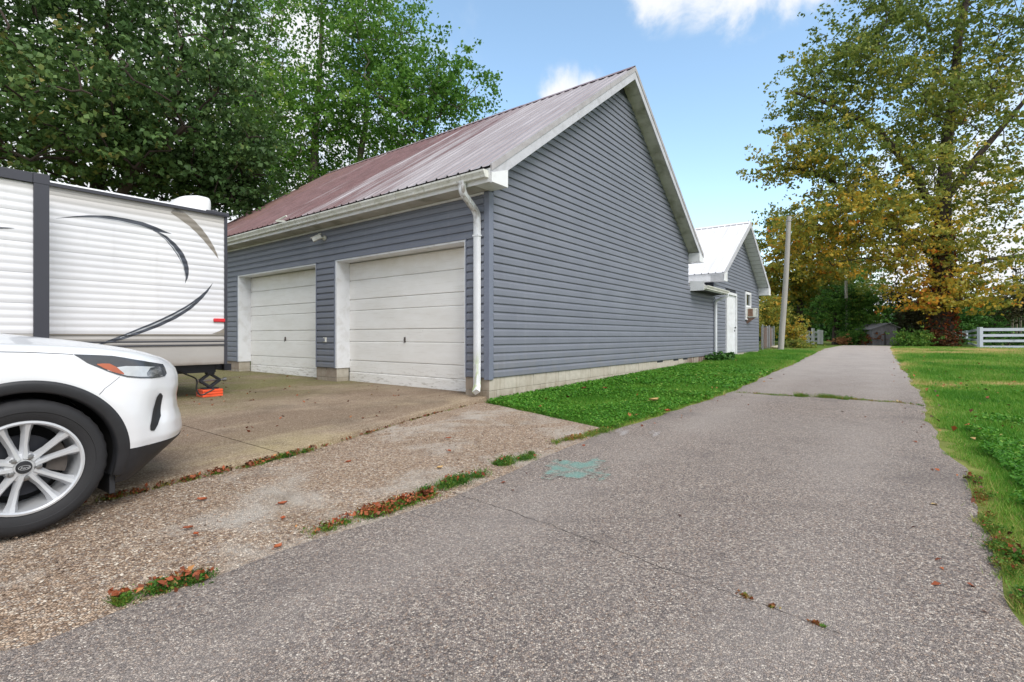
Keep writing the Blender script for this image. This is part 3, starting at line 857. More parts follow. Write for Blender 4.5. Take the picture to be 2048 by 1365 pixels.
# rake soffit panels
for sg in (0, 1):
    x = 0.05
    while x < CEN - 0.02:
        x1 = min(x + 0.165, CEN)
        a, b = (x, x1 - 0.004) if sg == 0 else (GW - x, GW - x1 + 0.004)
        m = MB()
        dz = 0.225 if int(round(x * 100)) % 2 else 0.2255
        m.add([(a, -OVY + 0.002, zrf(a) - dz), (b, -OVY + 0.002, zrf(b) - dz - 0.004), (b, 0.0, zrf(b) - dz - 0.004), (a, 0.0, zrf(a) - dz)], [(0, 1, 2, 3)])
        m.add([(a, -OVY + 0.002, zrf(a) - dz + 0.012), (b, -OVY + 0.002, zrf(b) - dz + 0.012), (b, 0.0, zrf(b) - dz + 0.012), (a, 0.0, zrf(a) - dz + 0.012)], [(0, 1, 2, 3)])
        m.build('soffit_panel', 'soffit_white', gar, fix=False)
        x = x1
# front soffit, fascia, wall strip, gutter
y = -0.30
while y < GL + 0.28:
    y1 = min(y + 0.305, GL + 0.29)
    MB().box(-OVX + 0.012, -0.003, y, y1 - 0.003, 3.302, 3.312).build('soffit_panel', 'soffit_white', gar)
    y = y1
MB().box(-OVX - 0.004, -OVX + 0.012, -OVY + 0.002, GL + OVY, 3.302, 3.50).build('eave_fascia', 'white_trim', gar)
MB().box(GW + OVX - 0.012, GW + OVX + 0.004, -OVY + 0.002, GL + OVY, 3.302, 3.50).build('eave_fascia', 'white_trim', gar)
MB().box(-0.03, -0.001, 0.083, GL - 0.083, 3.262, 3.296).build('frieze_strip', 'white_trim', gar)
def gutter(parent, along, a0, a1, o0, z0, sgn, name='gutter'):
    """K-style trough; o0 = wall side offset, grows outward with sgn"""
    prof = [(0, 0.105), (0, 0.0), (0.075, 0.0), (0.082, 0.03), (0.098, 0.055), (0.112, 0.075), (0.114, 0.10), (0.104, 0.102), (0.104, 0.08), (0.09, 0.06), (0.074, 0.034), (0.068, 0.008), (0.006, 0.008), (0.006, 0.105)]
    m = MB(); poly = [(o0 + sgn * o, z0 + h) for o, h in prof]
    if along == 'y': m.prism(poly, 1, a0, a1)
    else: m.prism([(p[0], p[1]) for p in poly], 0, a0, a1)
    outer = [(o0 + sgn * o, z0 + h) for o, h in prof[:7]]
    for e0, e1 in ((a0 - 0.006, a0 - 0.0005), (a1 + 0.0005, a1 + 0.006)):
        if along == 'y': m.prism(outer, 1, e0, e1)
        else: m.prism(outer, 0, e0, e1)
    return m.build(name, 'gutter', parent)
gutter(gar, 'y', -0.27, GL + 0.25, -OVX - 0.005, 3.362, -1)
gutter(gar, 'y', -0.27, GL + 0.25, GW + OVX + 0.005, 3.362, 1)
# downspout with its two bends and kick-out
def bend(pts, n=5):
    """round the corners of a polyline"""
    pts = [Vector(p) for p in pts]; out = [pts[0]]
    for a, b, c in zip(pts, pts[1:], pts[2:]):
        r = min((b - a).length, (c - b).length, 0.2) * 0.45
        p0 = b + (a - b).normalized() * r; p1 = b + (c - b).normalized() * r
        for i in range(n + 1):
            t = i / n; out.append(p0 * (1 - t) ** 2 + b * 2 * t * (1 - t) + p1 * t * t)
    out.append(pts[-1]); return out
ds = MB().rect_sweep(bend([(-0.395, 0.185, 3.38), (-0.395, 0.185, 3.22), (-0.062, 0.185, 2.98), (-0.062, 0.185, 0.62)]), 0.098, 0.072, (0, 1, 0)).build('downspout', 'downspout', gar, smooth=True)
MB().rect_sweep(bend([(-0.066, 0.185, 0.665), (-0.066, 0.185, 0.33), (-0.15, 0.13, 0.245)]), 0.106, 0.08, (0.35, 1, 0)).build('outlet_elbow', 'downspout', ds, smooth=True)
MB().box(-0.106, -0.010, 0.128, 0.242, 2.62, 2.645).build('strap', 'downspout', ds)
# block foundation
blk_cache = {}
def block(x0, x1, y0, y1, z0, z1, parent):
    j = random.uniform(-0.003, 0.003)
    m = MB().box(x0, x1, y0 + (j if x1 - x0 > y1 - y0 else 0), y1, z0, z1) if x1 - x0 > 0.3 else MB().box(x0 + j, x1, y0, y1, z0, z1)
    return m.build('concrete_block', 'block', parent, bevel=0.004)
for row, (z0, z1) in enumerate(((0.258, 0.450), (0.060, 0.250), (-0.14, 0.052))):
    x = 0.0 if row % 2 == 0 else -0.0
    first = 0.392 if row % 2 == 0 else 0.19
    w = first
    while x < 11.85:
        x1 = min(x + w, 11.86)
        block(x + 0.003, x1 - 0.003, 0.002 if x > 0.3 else 0.0, 0.19, z0 - 0.001, z1 + 0.001, gar)
        x = x1; w = 0.40
    for a, b in ((0.20, 0.49), (3.985, 4.72), (8.23, GL)):
        n = max(1, int(round((b - a) / 0.40))); wid = (b - a) / n
        for i in range(n):
            block(0.003, 0.285, a + i * wid + 0.004, a + (i + 1) * wid - 0.004, z0, z1, gar)
m = MB(); m.box(0.012, 11.85, 0.007, 0.18, -0.14, 0.452)
for a, b in ((0.2, 0.484), (3.991, 4.714), (8.236, GL - 0.01)): m.box(0.013, 0.278, a, b, -0.14, 0.452)
m.build('mortar_bed', 'mortar', gar)
# doors: strips of unequal height as in the four-section doors, jambs, heads, handle
HS = [0.36, 0.384, 0.228, 0.382, 0.242, 0.379, 0.234]
for di, (a, b) in enumerate(DOORS):
    dr = MB().box(0.322, 0.335, a, b, DB, DT + 0.02).build('garage_door', 'door', gar)
    zt = DT - 0.004
    for i, h in enumerate(HS + [None]):
        zb = zt - h if h else DB
        d = 0.0 if i % 2 == 0 else 0.004
        m = MB().prism([(0.322, zb + 0.002), (0.300 - d, zb + 0.002), (0.294 - d, zb + 0.008), (0.294 - d, zt - 0.020), (0.306 - d, zt - 0.007), (0.310, zt - 0.003), (0.322, zt - 0.003)], 1, a + 0.012, b - 0.012)
        m.build('door_panel', 'door', dr)
        zt = zb
    yc = (a + b) / 2 + 0.02
    hd = MB().box(0.268, 0.292, yc - 0.012, yc + 0.012, 0.985, 1.075)
    hd.tube([(0.278, yc, 1.03), (0.262, yc, 1.03), (0.258, yc - 0.01, 1.0), (0.258, yc - 0.014, 0.965)], 0.008, 6)
    hd.build('door_handle', 'cast_iron', dr)
    MB().box(0.300, 0.335, a + 0.01, b - 0.01, DB - 0.035, DB - 0.001).build('weather_strip', 'rubber_black', dr)
    MB().box(-0.014, 0.292, b - 0.022, b + 0.028, SB - 0.005, DT).build('door_jamb', 'white_jamb', gar)
    MB().box(-0.014, 0.292, a - 0.028, a + 0.004, SB - 0.005, DT).build('door_jamb', 'white_jamb', gar)
    MB().box(-0.014, 0.292, a - 0.028, b + 0.028, DT + 0.001, DT + 0.03).build('door_head', 'white_jamb', gar)
    for yy in (a - 0.047, b + 0.029):
        MB().box(-0.030, 0.0, yy, yy + 0.018, SB - 0.005, DT + 0.048).build('channel_trim', 'trim_grey', gar)
    MB().box(-0.030, 0.0, a - 0.028, b + 0.028, DT + 0.031, DT + 0.048).build('channel_trim', 'trim_grey', gar)
# things fixed to the front wall
ot = thing('outlet_box', 'small white outdoor outlet box between the garage doors', 'outlet', (CX, CY, 0), ANG)
MB().box(-0.055, -0.016, 4.30, 4.38, 0.97, 1.065).build('box', 'white_plastic', ot, bevel=0.006)
for dy in (0.018, 0.05):
    MB().box(-0.062, -0.054, 4.30 + dy, 4.30 + dy + 0.018, 0.985, 1.05).build('cover_flap', 'trim_grey', ot)
sc_ = thing('security_camera', 'white security camera under the eave between the doors', 'camera', (CX, CY, 0), ANG)
MB().lathe([(0.0, -0.05), (0.05, -0.05), (0.052, -0.02), (0.04, -0.016), (0.0, -0.016)], (0, 4.36, 3.10), 'x', 20).build('mount', 'white_plastic', sc_, smooth=True)
MB().tube([(-0.045, 4.36, 3.10), (-0.10, 4.38, 3.085), (-0.125, 4.41, 3.08)], 0.014, 8).build('arm', 'white_plastic', sc_, smooth=True)
def obox(c, ax_, size):
    """oriented box"""
    f = Vector(ax_).normalized(); r = f.cross(Vector((0, 0, 1))).normalized(); u = r.cross(f)
    vs = [];
    for dx in (-1, 1):
        for dy in (-1, 1):
            for dz in (-1, 1): vs.append(Vector(c) + f * dx * size[0] / 2 + r * dy * size[1] / 2 + u * dz * size[2] / 2)
    return vs, [(0, 1, 3, 2), (4, 6, 7, 5), (0, 4, 5, 1), (2, 3, 7, 6), (0, 2, 6, 4), (1, 5, 7, 3)]
cdir = (-0.62, 0.55, -0.42)
body = MB().add(*obox((-0.15, 4.44, 3.085), cdir, (0.19, 0.095, 0.085))).build('body', 'white_plastic', sc_, bevel=0.008)
hood = MB().add(*obox((-0.165, 4.452, 3.128), cdir, (0.23, 0.108, 0.008))).build('sun_hood', 'white_plastic', sc_)
fd = Vector(cdir).normalized()
c0 = Vector((-0.15, 4.44, 3.085)) + fd * 0.0955
MB().add(*obox(c0, cdir, (0.006, 0.08, 0.07))).build('lens_window', 'glass_dark', sc_)
wire = MB().tube([(-0.44, 5.38, 3.47), (-0.40, 5.2, 3.33), (-0.30, 4.95, 3.30), (-0.05, 4.62, 3.26), (-0.05, 4.48, 3.17), (-0.10, 4.42, 3.12)], 0.004, 5).build('cable', 'white_plastic', sc_)
an = thing('antenna_bar', 'small white antenna bar clamped on the gutter edge', 'antenna', (CX, CY, 0), ANG)
MB().tube([(-0.40, 5.60, 3.55), (-0.40, 5.18, 3.60)], 0.018, 8).build('bar', 'white_plastic', an, smooth=True)
MB().add(*obox((-0.42, 5.36, 3.51), (0.2, -1, -0.1), (0.22, 0.05, 0.035))).build('clamp', 'white_plastic', an)

# lean-to roof over the link wall
LZ = 2.60
def zl(y): return LZ + 0.10 * (y + 0.42)
P = []
x = 9.42; prof = [(9.42, 0)]
while x < 11.84:
    for d, h in ((0.05, 0), (0.065, 0.024), (0.105, 0.024), (0.12, 0)): prof.append((x + d, h))
    x += 0.19
prof = [p for p in prof if p[0] < 11.9] + [(11.9, 0)]
P = np.array([[(xx, y, zl(y) + h) for xx, h in prof] for y in (-0.43, 3.2)])
MB().grid(P).build('lean_to_roof_sheet', 'roof_white', gar, fix=False)
MB().box(9.40, 11.88, -0.40, -0.38, 2.475, 2.60).build('lean_to_fascia', 'white_trim', gar)
gutter(gar, 'x', 9.44, 11.9, -0.402, 2.50, -1)
MB().prism([(-0.418, 2.455), (-0.002, 2.455), (-0.002, 2.755), (-0.418, 2.72)], 0, 9.372, 9.40).build('lean_to_end_cap', 'white_trim', gar)
MB().box(9.401, 11.86, -0.378, -0.02, 2.478, 2.49).build('lean_to_soffit', 'dark_wood', gar)
d2 = MB().rect_sweep(bend([(11.86, -0.455, 2.52), (11.86, -0.455, 2.43), (11.84, -0.085, 2.30), (11.84, -0.085, 0.40), (11.90, -0.20, 0.32)]), 0.085, 0.065, (1, 0, 0)).build('downspout', 'downspout', gar, smooth=True)

# ------------------------------------------------------------------ outbuilding beyond the garage
OX = 11.875
ob_loc = (CX + D1[0] * OX, CY + D1[1] * OX, 0)
ob = thing('outbuilding', 'smaller blue grey outbuilding with steep white metal roof beyond the garage', 'outbuilding', ob_loc, ANG)
OW, OLN = 7.04, 9.0
OC = OW / 2
OP, OE, OO, OY = 0.605, 3.20, 0.36, 0.416
def zo(x):
    xx = np.minimum(x, OW - np.asarray(x, float)); return OE + OP * (xx + OO)
zof = lambda x: float(zo(x))
m = MB()
m.prism([(0.02, 0.3), (OW - 0.02, 0.3), (OW - 0.02, zof(0) - 0.12), (OC, zof(OC) - 0.16), (0.02, zof(0) - 0.12)], 1, 0.005, 0.13)
m.prism([(0.02, 0.3), (OW - 0.02, 0.3), (OW - 0.02, zof(0) - 0.12), (OC, zof(OC) - 0.16), (0.02, zof(0) - 0.12)], 1, OLN - 0.13, OLN)
m.box(0.02, 0.14, 0.14, OLN - 0.14, 0.3, 3.0); m.box(OW - 0.14, OW - 0.005, 0.14, OLN - 0.14, 0.3, 3.0)
m.build('wall_core', 'sheathing', ob)
# openings in x': the door and the window interrupt the courses
def xs_of(u): # wall-plane x' from a photograph column
    U = (u - 1024) / F; s = (U * CY - CX) / (0.765 - U); return s * math.hypot(0.765, 1.0) - OX
DX0, DX1 = xs_of(1450), xs_of(1470.5)
WX0, WX1 = xs_of(1489), xs_of(1500)
z = SB - 0.01
while z < zof(OC) - 0.3:
    lo0 = lambda zz: max(0.05, (zz + 0.2 - OE) / OP - OO)
    segs = [(None, None)]
    cuts = []
    if z < 2.74: cuts.append((DX0, DX1))
    if 1.72 < z + ST and z < 2.92: cuts.append((WX0, WX1))
    ends = [None]
    xcur = 'L'
    bounds = []
    left = 'L'
    for c0_, c1_ in cuts:
        bounds.append((left, c0_)); left = c1_
    bounds.append((left, 'R'))
    for a, b in bounds:
        def sp(zz, a=a, b=b):
            l = lo0(zz); return (l if a == 'L' else a, (OW - l) if b == 'R' else b)
        q0, q1 = sp(z + ST)
        if q1 - q0 > 0.04: board('x', sp, z, ob)
    z += ST
MB().box(-0.012, 0.048, -0.022, 0.0, 2.50, 2.98).build('corner_post', 'trim_grey', ob)
MB().prism([(OW - 0.05, -0.022), (OW + 0.022, -0.022), (OW + 0.022, 0.06), (OW, 0.06), (OW, 0.0), (OW - 0.05, 0.0)], 2, SB - 0.03, 2.98).build('corner_post', 'trim_grey', ob)
ys = -0.43
while ys < OLN + 0.4:
    y1 = min(ys + 0.9144, OLN + 0.42)
    for xe in (-0.40, OW + 0.40): roof_sheet(ys, y1, xe, OC, lambda x: zof(x) + 0.016, 'roof_sheet', 'roof_white', ob)
    ys = y1
yy = -0.44
while yy < OLN + 0.4:
    y1 = min(yy + 1.2, OLN + 0.43); m = MB()
    for sg in (-1, 1):
        x1 = OC + sg * 0.14
        m.add([(OC, yy, zof(OC) + 0.05), (OC, y1, zof(OC) + 0.05), (x1, y1, zof(x1) + 0.044), (x1, yy, zof(x1) + 0.044)], [(0, 1, 2, 3)])
    m.build('ridge_cap', 'roof_white', ob, fix=False); yy = y1
MB().prism([(-0.32, zof(-0.32) - 0.03), (OC, zof(OC) - 0.03), (OW + 0.32, zof(-0.32) - 0.03), (OW + 0.32, zof(-0.32) - 0.07), (OC, zof(OC) - 0.07), (-0.32, zof(-0.32) - 0.07)], 1, -0.38, OLN + 0.38).build('roof_deck', 'dark_wood', ob)
rake(ob, OC, OC, zof, -OY, -1, OO, -0.20, 0.022, 'rake_fascia', 'rake_metal', 0.022)
for sg in (0, 1):
    f2 = (lambda x: x) if sg == 0 else (lambda x: OW - x)
    MB().prism([(f2(-OO), 2.93), (f2(0.05), 2.93), (f2(0.05), zof(0.05) - 0.19), (f2(-OO), zof(-OO) - 0.05)], 1, -OY - 0.024, -0.001).build('eave_return', 'white_trim', ob)
    x = 0.06
    while x < OC - 0.02:
        x1 = min(x + 0.24, OC); a, b = (x, x1 - 0.004) if sg == 0 else (OW - x, OW - x1 + 0.004); m = MB()
        m.add([(a, -OY + 0.002, zof(a) - 0.185), (b, -OY + 0.002, zof(b) - 0.189), (b, 0, zof(b) - 0.189), (a, 0, zof(a) - 0.185)], [(0, 1, 2, 3)])
        m.build('soffit_panel', 'white_trim', ob, fix=False); x = x1
    xa = -OO if sg == 0 else OW + OO - 0.018
    MB().box(xa, xa + 0.018, -OY, OLN + OY, 2.932, 3.19).build('eave_fascia', 'white_trim', ob)
    xa, xb = (-OO + 0.02, 0.0) if sg == 0 else (OW, OW + OO - 0.02)
    MB().box(xa, xb, -0.0005, OLN, 2.932, 2.945).build('eave_soffit', 'white_trim', ob)
for row, (z0, z1) in enumerate(((0.252, 0.438), (0.06, 0.246))):
    x = 0.0; w = 0.4 if row % 2 else 0.2
    while x < OW - 0.05:
        x1 = min(x + w, OW); block(x + 0.004, x1 - 0.004, 0.0, 0.19, z0, z1, ob); x = x1; w = 0.4
MB().box(0.012, OW - 0.012, 0.012, 0.18, 0.02, 0.44).build('mortar_bed', 'mortar', ob)
# entry door: trim, recessed slab, hinges, knob
zd0, zd1 = 0.40, 2.72
od = MB().box(DX0 + 0.10, DX1 - 0.11, -0.012, 0.003, zd0 + 0.03, zd1 - 0.09).build('door', 'white_jamb', ob)
for k in range(3):
    zb = zd0 + 0.15 + k * 0.7
    MB().box(DX0 + 0.22, DX1 - 0.25, -0.018, -0.0125, zb, zb + 0.55).build('raised_panel', 'white_jamb', od, bevel=0.004)
MB().lathe([(0, -0.065), (0.028, -0.06), (0.034, -0.035), (0.012, -0.02), (0.012, 0.0)], (DX1 - 0.2, -0.015, 1.42), 'y', 14).build('door_knob', 'dark_steel', od, smooth=True)
MB().lathe([(0, -0.03), (0.026, -0.028), (0.028, 0.0)], (DX1 - 0.2, -0.013, 1.30), 'y', 14).build('deadbolt', 'dark_steel', od, smooth=True)
for x0, x1, z0, z1 in ((DX0, DX0 + 0.09, zd0, zd1), (DX1 - 0.10, DX1, zd0, zd1), (DX0 + 0.091, DX1 - 0.101, zd1 - 0.09, zd1)):
    MB().box(x0, x1, -0.07, 0.003, z0, z1).build('door_trim', 'white_trim', ob)
MB().box(DX0 - 0.02, DX1 + 0.02, -0.08, 0.13, zd0 - 0.035, zd0 - 0.002).build('door_sill', 'dark_wood', ob)
# window with sash, pane and muntin; the air conditioner sits in it
wz0, wz1 = 1.80, 2.93
wf = MB()
for x0, x1, z0, z1 in ((WX0, WX0 + 0.12, wz0, wz1), (WX1 - 0.12, WX1, wz0, wz1), (WX0 + 0.12, WX1 - 0.12, wz1 - 0.10, wz1), (WX0 + 0.12, WX1 - 0.12, wz0, wz0 + 0.06), (WX0 + 0.12, WX1 - 0.12, 2.30, 2.37)):
    wf.box(x0, x1, -0.05, 0.02, z0, z1)
wf = wf.build('window', 'white_trim', ob)
MB().box(WX0 + 0.12, WX1 - 0.12, -0.004, 0.0, 2.37, wz1 - 0.10).build('pane', 'glass_dark', wf)
MB().box(WX0 + 0.12, WX1 - 0.12, -0.01, 0.0, wz0 + 0.06, 2.30).build('filler_panel', 'white_trim', wf)
MB().box(WX0 - 0.02, WX1 + 0.02, -0.075, 0.0, wz0 - 0.035, wz0 - 0.001).build('window_sill', 'white_trim', wf)
acp = (CX + D1[0] * (OX + (WX0 + WX1) / 2), CY + D1[1] * (OX + (WX0 + WX1) / 2), 0)
ac = thing('air_conditioner', 'white window air conditioner with rusty side in outbuilding window', 'air conditioner', acp, ANG)
MB().box(-0.27, 0.27, -0.36, -0.012, 1.88, 2.25).build('casing', 'white_plastic', ac, bevel=0.01)
for k in range(6): MB().box(-0.24, 0.24, -0.372, -0.3605, 1.91 + k * 0.055, 1.935 + k * 0.055).build('grille_slat', 'galvanised', ac)
simple('rust', rgb(134, 104, 88), 0.9, 0.3, 14, bump=0.3)
MB().box(-0.276, -0.2705, -0.27, -0.08, 1.91, 2.22).build('side_panel', 'rust', ac)
MB().prism([(-0.36, 1.858), (-0.02, 1.858), (-0.02, 1.62), (-0.06, 1.62)], 0, -0.24, -0.20).build('bracket', 'brown_board', ac)

# ------------------------------------------------------------------ travel trailer
RX, RY = -4.53, 7.92
rv = thing('travel_trailer', 'white corrugated travel trailer with black swoosh decals beside the garage', 'trailer', (RX, RY, 0), ANG)
def rvpt(u, v, y=0.0):
    """(x, z) on the trailer side plane y for a photograph pixel"""
    U = (u - 1024) / F
    bx, by = RX + D2[0] * y, RY + D2[1] * y
    x = (U * by - bx) / (D1[0] - U * D1[1]); Y = by + x * D1[1]
    return x, H - (v - HZ) / F * Y
RT, RB, RW0 = 3.0, 0.655, 1.12            # roof edge, skirt bottom, bottom of the white sheets
CORR = 0.0875
def corr(z): return -0.0065 * (0.5 - 0.5 * math.cos(2 * math.pi * (z - RW0) / CORR)) ** 0.7
def m_rv():
    s = NT('trailer_white_aluminium')
    z = s.sepc(s.co, 2)
    c = s.ramp(s.noise((0.8, 0.8, 0.8), 4, 0.5), [(0.3, rgb(210, 211, 217)), (0.7, rgb(226, 227, 231))])
    top = s.rng(z, 2.70, 2.86, 0, 0.6)
    c = s.mix(top, c, rgb(178, 172, 164))
    c = s.mix(s.rng(s.noise((6, 6, 0.8), 5, 0.6), 0.56, 0.75, 0, 0.18), c, rgb(176, 174, 172))
    M['rv_white'] = s.done(c, 0.3)
    s = NT('trailer_greige_skirt')
    c = s.ramp(s.noise((1, 1, 1), 5, 0.6), [(0.3, rgb(158, 155, 153)), (0.7, rgb(174, 171, 168))])
    z = s.sepc(s.co, 2)
    c = s.mix(s.math('MULTIPLY', s.rng(z, 0.80, 0.65, 0, 1), s.rng(s.noise((4, 4, 4), 6, 0.65), 0.35, 0.65, 0.1, 0.7)), c, rgb(128, 112, 98))
    M['rv_skirt'] = s.done(c, 0.35)
m_rv()
def sheet(x0, x1, z0, z1, y0, prof, name, mat, parent, nx=2):
    zs = np.linspace(z0, z1, max(3, int((z1 - z0) / 0.0073)))
    P = [[(x, y0 + prof(z), z) for z in zs] for x in np.linspace(x0, x1, nx)]
    return MB().grid(np.array(P)).build(name, mat, parent, fix=False, smooth='all')
# core box, roof, rear wall
MB().box(-8.2, -0.006, 0.004, 2.42, RB + 0.02, RT - 0.02).build('body_core', 'rv_white_plastic', rv)
z = RW0
while z < RT - 0.12:
    z1 = min(z + 4 * CORR, RT - 0.085)
    sheet(-8.2, -0.03, z + 0.002, z1 - 0.002, -0.001, corr, 'siding_sheet', 'rv_white', rv)
    z = z1
sheet(-8.2, -0.03, RT - 0.083, RT - 0.005, -0.003, lambda z: -0.004, 'top_band', 'rv_skirt', rv)
# skirt in formed bands
def skp(z): return -0.004 - 0.012 * math.exp(-((z - 1.05) / 0.02) ** 2) - 0.010 * math.exp(-((z - 0.985) / 0.022) ** 2)
sheet(-8.2, -0.03, 0.93, RW0 - 0.002, 0.0, skp, 'skirt_moulding', 'rv_skirt', rv)
sheet(-8.2, -0.03, RB, 0.928, 0.0, lambda z: -0.006 + 0.02 * max(0, (0.70 - z) / 0.05) ** 2 * 0.6, 'skirt_panel', 'rv_skirt', rv)
for zz in (1.113, 1.012, 0.955):
    MB().box(-8.2, -0.03, -0.018, -0.002, zz - 0.009, zz + 0.009).build('skirt_stripe', 'decal_tan' if zz > 1.1 else 'rv_dark', rv)
MB().box(-0.032, 0.012, -0.02, 2.44, RB - 0.004, RT).build('rear_corner_trim', 'rv_dark', rv)
MB().box(-0.004, 0.006, 0.05, 2.37, RB + 0.1, RT - 0.08).build('rear_wall', 'rv_white', rv)
MB().prism([(-0.035, RT - 0.012), (0.02, RT + 0.03), (0.06, RT + 0.055), (2.36, RT + 0.055), (2.40, RT + 0.03), (2.45, RT - 0.012)], 0, -8.22, 0.02).build('roof', 'rv_white_plastic', rv)
MB().box(-8.22, 0.022, -0.045, -0.018, RT - 0.03, RT + 0.012).build('roof_gutter_rail', 'rv_dark', rv)
MB().box(-0.30, 0.028, -0.052, -0.016, RT - 0.018, RT + 0.030).build('rail_end_cap', 'rv_dark', rv, bevel=0.006)
# roof vent cover
vs = []
ven = MB()
rows = []
for t in np.linspace(0, 1, 9):
    hh = 0.34 * math.sin(math.pi / 2 * min(1, t * 1.15)) ** 0.8
    ins = 0.08 * (t ** 2.2)
    rows.append([( -0.66 + 0.62 * (0.5 - 0.5 * math.cos(2 * math.pi * k / 24)) * 0, 0, 0) for k in range(24)])
P = []
nn = 28
for t in np.linspace(0, 1, 10):
    ring = []
    for k in range(nn):
        w = 2 * math.pi * k / nn; cx_, sy_ = math.cos(w), math.sin(w)
        sx = math.copysign(abs(cx_) ** 0.45, cx_) * 0.26 * (1 - 0.34 * t ** 2.6); syy = math.copysign(abs(sy_) ** 0.45, sy_) * 0.27 * (1 - 0.3 * t ** 2.6)
        shift = 0.10 * t ** 1.6
        ring.append((-0.36 + sx + shift * 0.6, 0.47 + syy, RT + 0.05 + 0.25 * math.sin(t * math.pi / 2) ** 1.0 * (1 - 0.25 * (sx < 0) * min(1, -sx / 0.26))))
    ring.append(ring[0]); P.append(ring)
mv = MB().grid(np.array(P)); mv.add([P[-1][k] for k in range(nn)], [tuple(range(nn))])
vc = mv.build('roof_vent_cover', 'rv_white_plastic', rv, smooth=True)
MB().box(-0.14, -0.10, 0.1, 0.84, RT + 0.055, RT + 0.085).build('vent_flange', 'rv_dark', vc)
# slide-out room with its own sheets and dark flange
SO, SX1, STP = -0.53, -2.18, 2.97
so = MB().box(-6.3, SX1 - 0.01, SO + 0.02, 0.02, 0.80, STP - 0.01).build('slide_out', 'rv_white_plastic', rv)
z = RW0
while z < STP - 0.14:
    z1 = min(z + 4 * CORR, STP - 0.12)
    sheet(-6.2, SX1 - 0.13, z + 0.002, z1 - 0.002, SO + 0.012, corr, 'siding_sheet', 'rv_white', so); z = z1
sheet(-6.2, SX1 - 0.13, 0.82, RW0 - 0.002, SO + 0.012, lambda z: -0.004, 'lower_panel', 'rv_skirt', so)
MB().box(SX1 - 0.135, SX1, SO - 0.03, SO + 0.03, 0.80, STP - 0.10).build('flange_post', 'rv_dark', so, bevel=0.004)
MB().box(-6.3, SX1 - 0.14, SO - 0.025, SO + 0.03, STP - 0.115, STP).build('flange_head', 'rv_dark', so, bevel=0.004)
MB().box(SX1 - 0.139, SX1 + 0.004, SO - 0.034, SO + 0.03, STP - 0.115, STP + 0.004).build('corner_cap', 'rv_dark', so, bevel=0.004)
# swoosh decals that follow the corrugation
def decal(pts, name, mat, lift=0.002, label=None, y=0.0, parent=rv):
    """pts: (u, v, half-width px) along the stroke in photograph pixels of the trailer side"""
    pts = np.array(pts, float); d = np.r_[0, np.cumsum(np.hypot(np.diff(pts[:, 0]), np.diff(pts[:, 1])))]
    t = np.linspace(0, d[-1], 160)
    def smooth(a):
        r = np.interp(t, d, a)
        for _ in range(10): r[1:-1] = (r[:-2] + 2 * r[1:-1] + r[2:]) / 4
        return r
    u, v, w = smooth(pts[:, 0]), smooth(pts[:, 1]), np.interp(t, d, pts[:, 2])
    du, dv = np.gradient(u), np.gradient(v); n = np.hypot(du, dv); nu, nv = -dv / n, du / n
    P = []
    for i in range(len(t)):
        row = []
        for k in np.linspace(-1, 1, 9):
            x, zz = rvpt(u[i] + nu[i] * w[i] * k, v[i] + nv[i] * w[i] * k, y)
            yy = corr(zz) if RW0 < zz < RT - 0.085 else skp(zz) if zz > 0.93 else -0.008
            if any(abs(zz - q) < 0.012 for q in (1.113, 1.012, 0.955)): yy = -0.0185
            row.append((x, y + yy - 0.001 - lift, zz))
        P.append(row)
    o = MB().grid(np.array(P)).build(name, mat, parent, fix=False, smooth='all')
    if label: tag(o, label)
    return o
Z2 = lambda l: [(a / 3.592, 320 + b / 3.592, w * 0.86 / 3.592 / 2) for a, b, w in l]
decal(Z2([(400, 421, 1), (520, 411, 9), (640, 406, 18), (780, 415, 30), (900, 438, 38), (1020, 465, 42), (1120, 500, 34), (1190, 522, 14), (1232, 532, 1)]), 'swoosh_decal', 'decal_dark', 0.002, 'upper black swoosh')
decal(Z2([(560, 412, 1), (700, 418, 6), (850, 440, 9), (1000, 474, 9), (1100, 506, 2)]), 'swoosh_decal', 'decal_silver', 0.0035)
decal(Z2([(1075, 497, 1), (1130, 520, 14), (1190, 560, 30), (1250, 620, 46), (1295, 680, 52), (1325, 740, 48), (1340, 790, 38), (1342, 840, 22), (1329, 888, 1)]), 'swoosh_decal', 'decal_dark', 0.002, 'curved tail of the upper swoosh')
decal(Z2([(1120, 518, 1), (1180, 560, 6), (1240, 625, 9), (1285, 690, 9), (1318, 770, 7), (1326, 840, 2)]), 'swoosh_decal', 'decal_silver', 0.0035)
decal(Z2([(1528, 885, 1), (1490, 940, 16), (1440, 992, 30), (1360, 1058, 44), (1260, 1118, 52), (1130, 1180, 52), (1000, 1230, 46), (880, 1275, 36), (770, 1308, 20), (700, 1330, 10)]), 'swoosh_decal', 'decal_dark', 0.002, 'lower black swoosh that sweeps down to the skirt')
decal(Z2([(1400, 1022, 1), (1330, 1072, 8), (1230, 1128, 11), (1100, 1188, 11), (980, 1234, 9), (860, 1278, 4)]), 'swoosh_decal', 'decal_silver', 0.0035)
decal(Z2([(1240, 358, 60), (1310, 405, 66), (1375, 455, 62), (1430, 510, 56), (1480, 570, 46), (1525, 635, 32), (1555, 685, 14), (1568, 712, 1)]), 'swoosh_decal', 'decal_tan', 0.002, 'grey brown swoosh near the rear corner')
tri = [rvpt(u, 320 + 0, 0) for u in ()]
xs_, zs_ = zip(*[rvpt(a / 3.592, 320 + b / 3.592) for a, b in ((1520, 1250), (1570, 1232), (1618, 1205), (1622, 1250))])
MB().add([(x, -0.0155, z) for x, z in zip(xs_, zs_)], [(0, 1, 2, 3)]).build('corner_decal', 'decal_tan', rv, fix=False)
xm, zm = rvpt(437.5, 641)
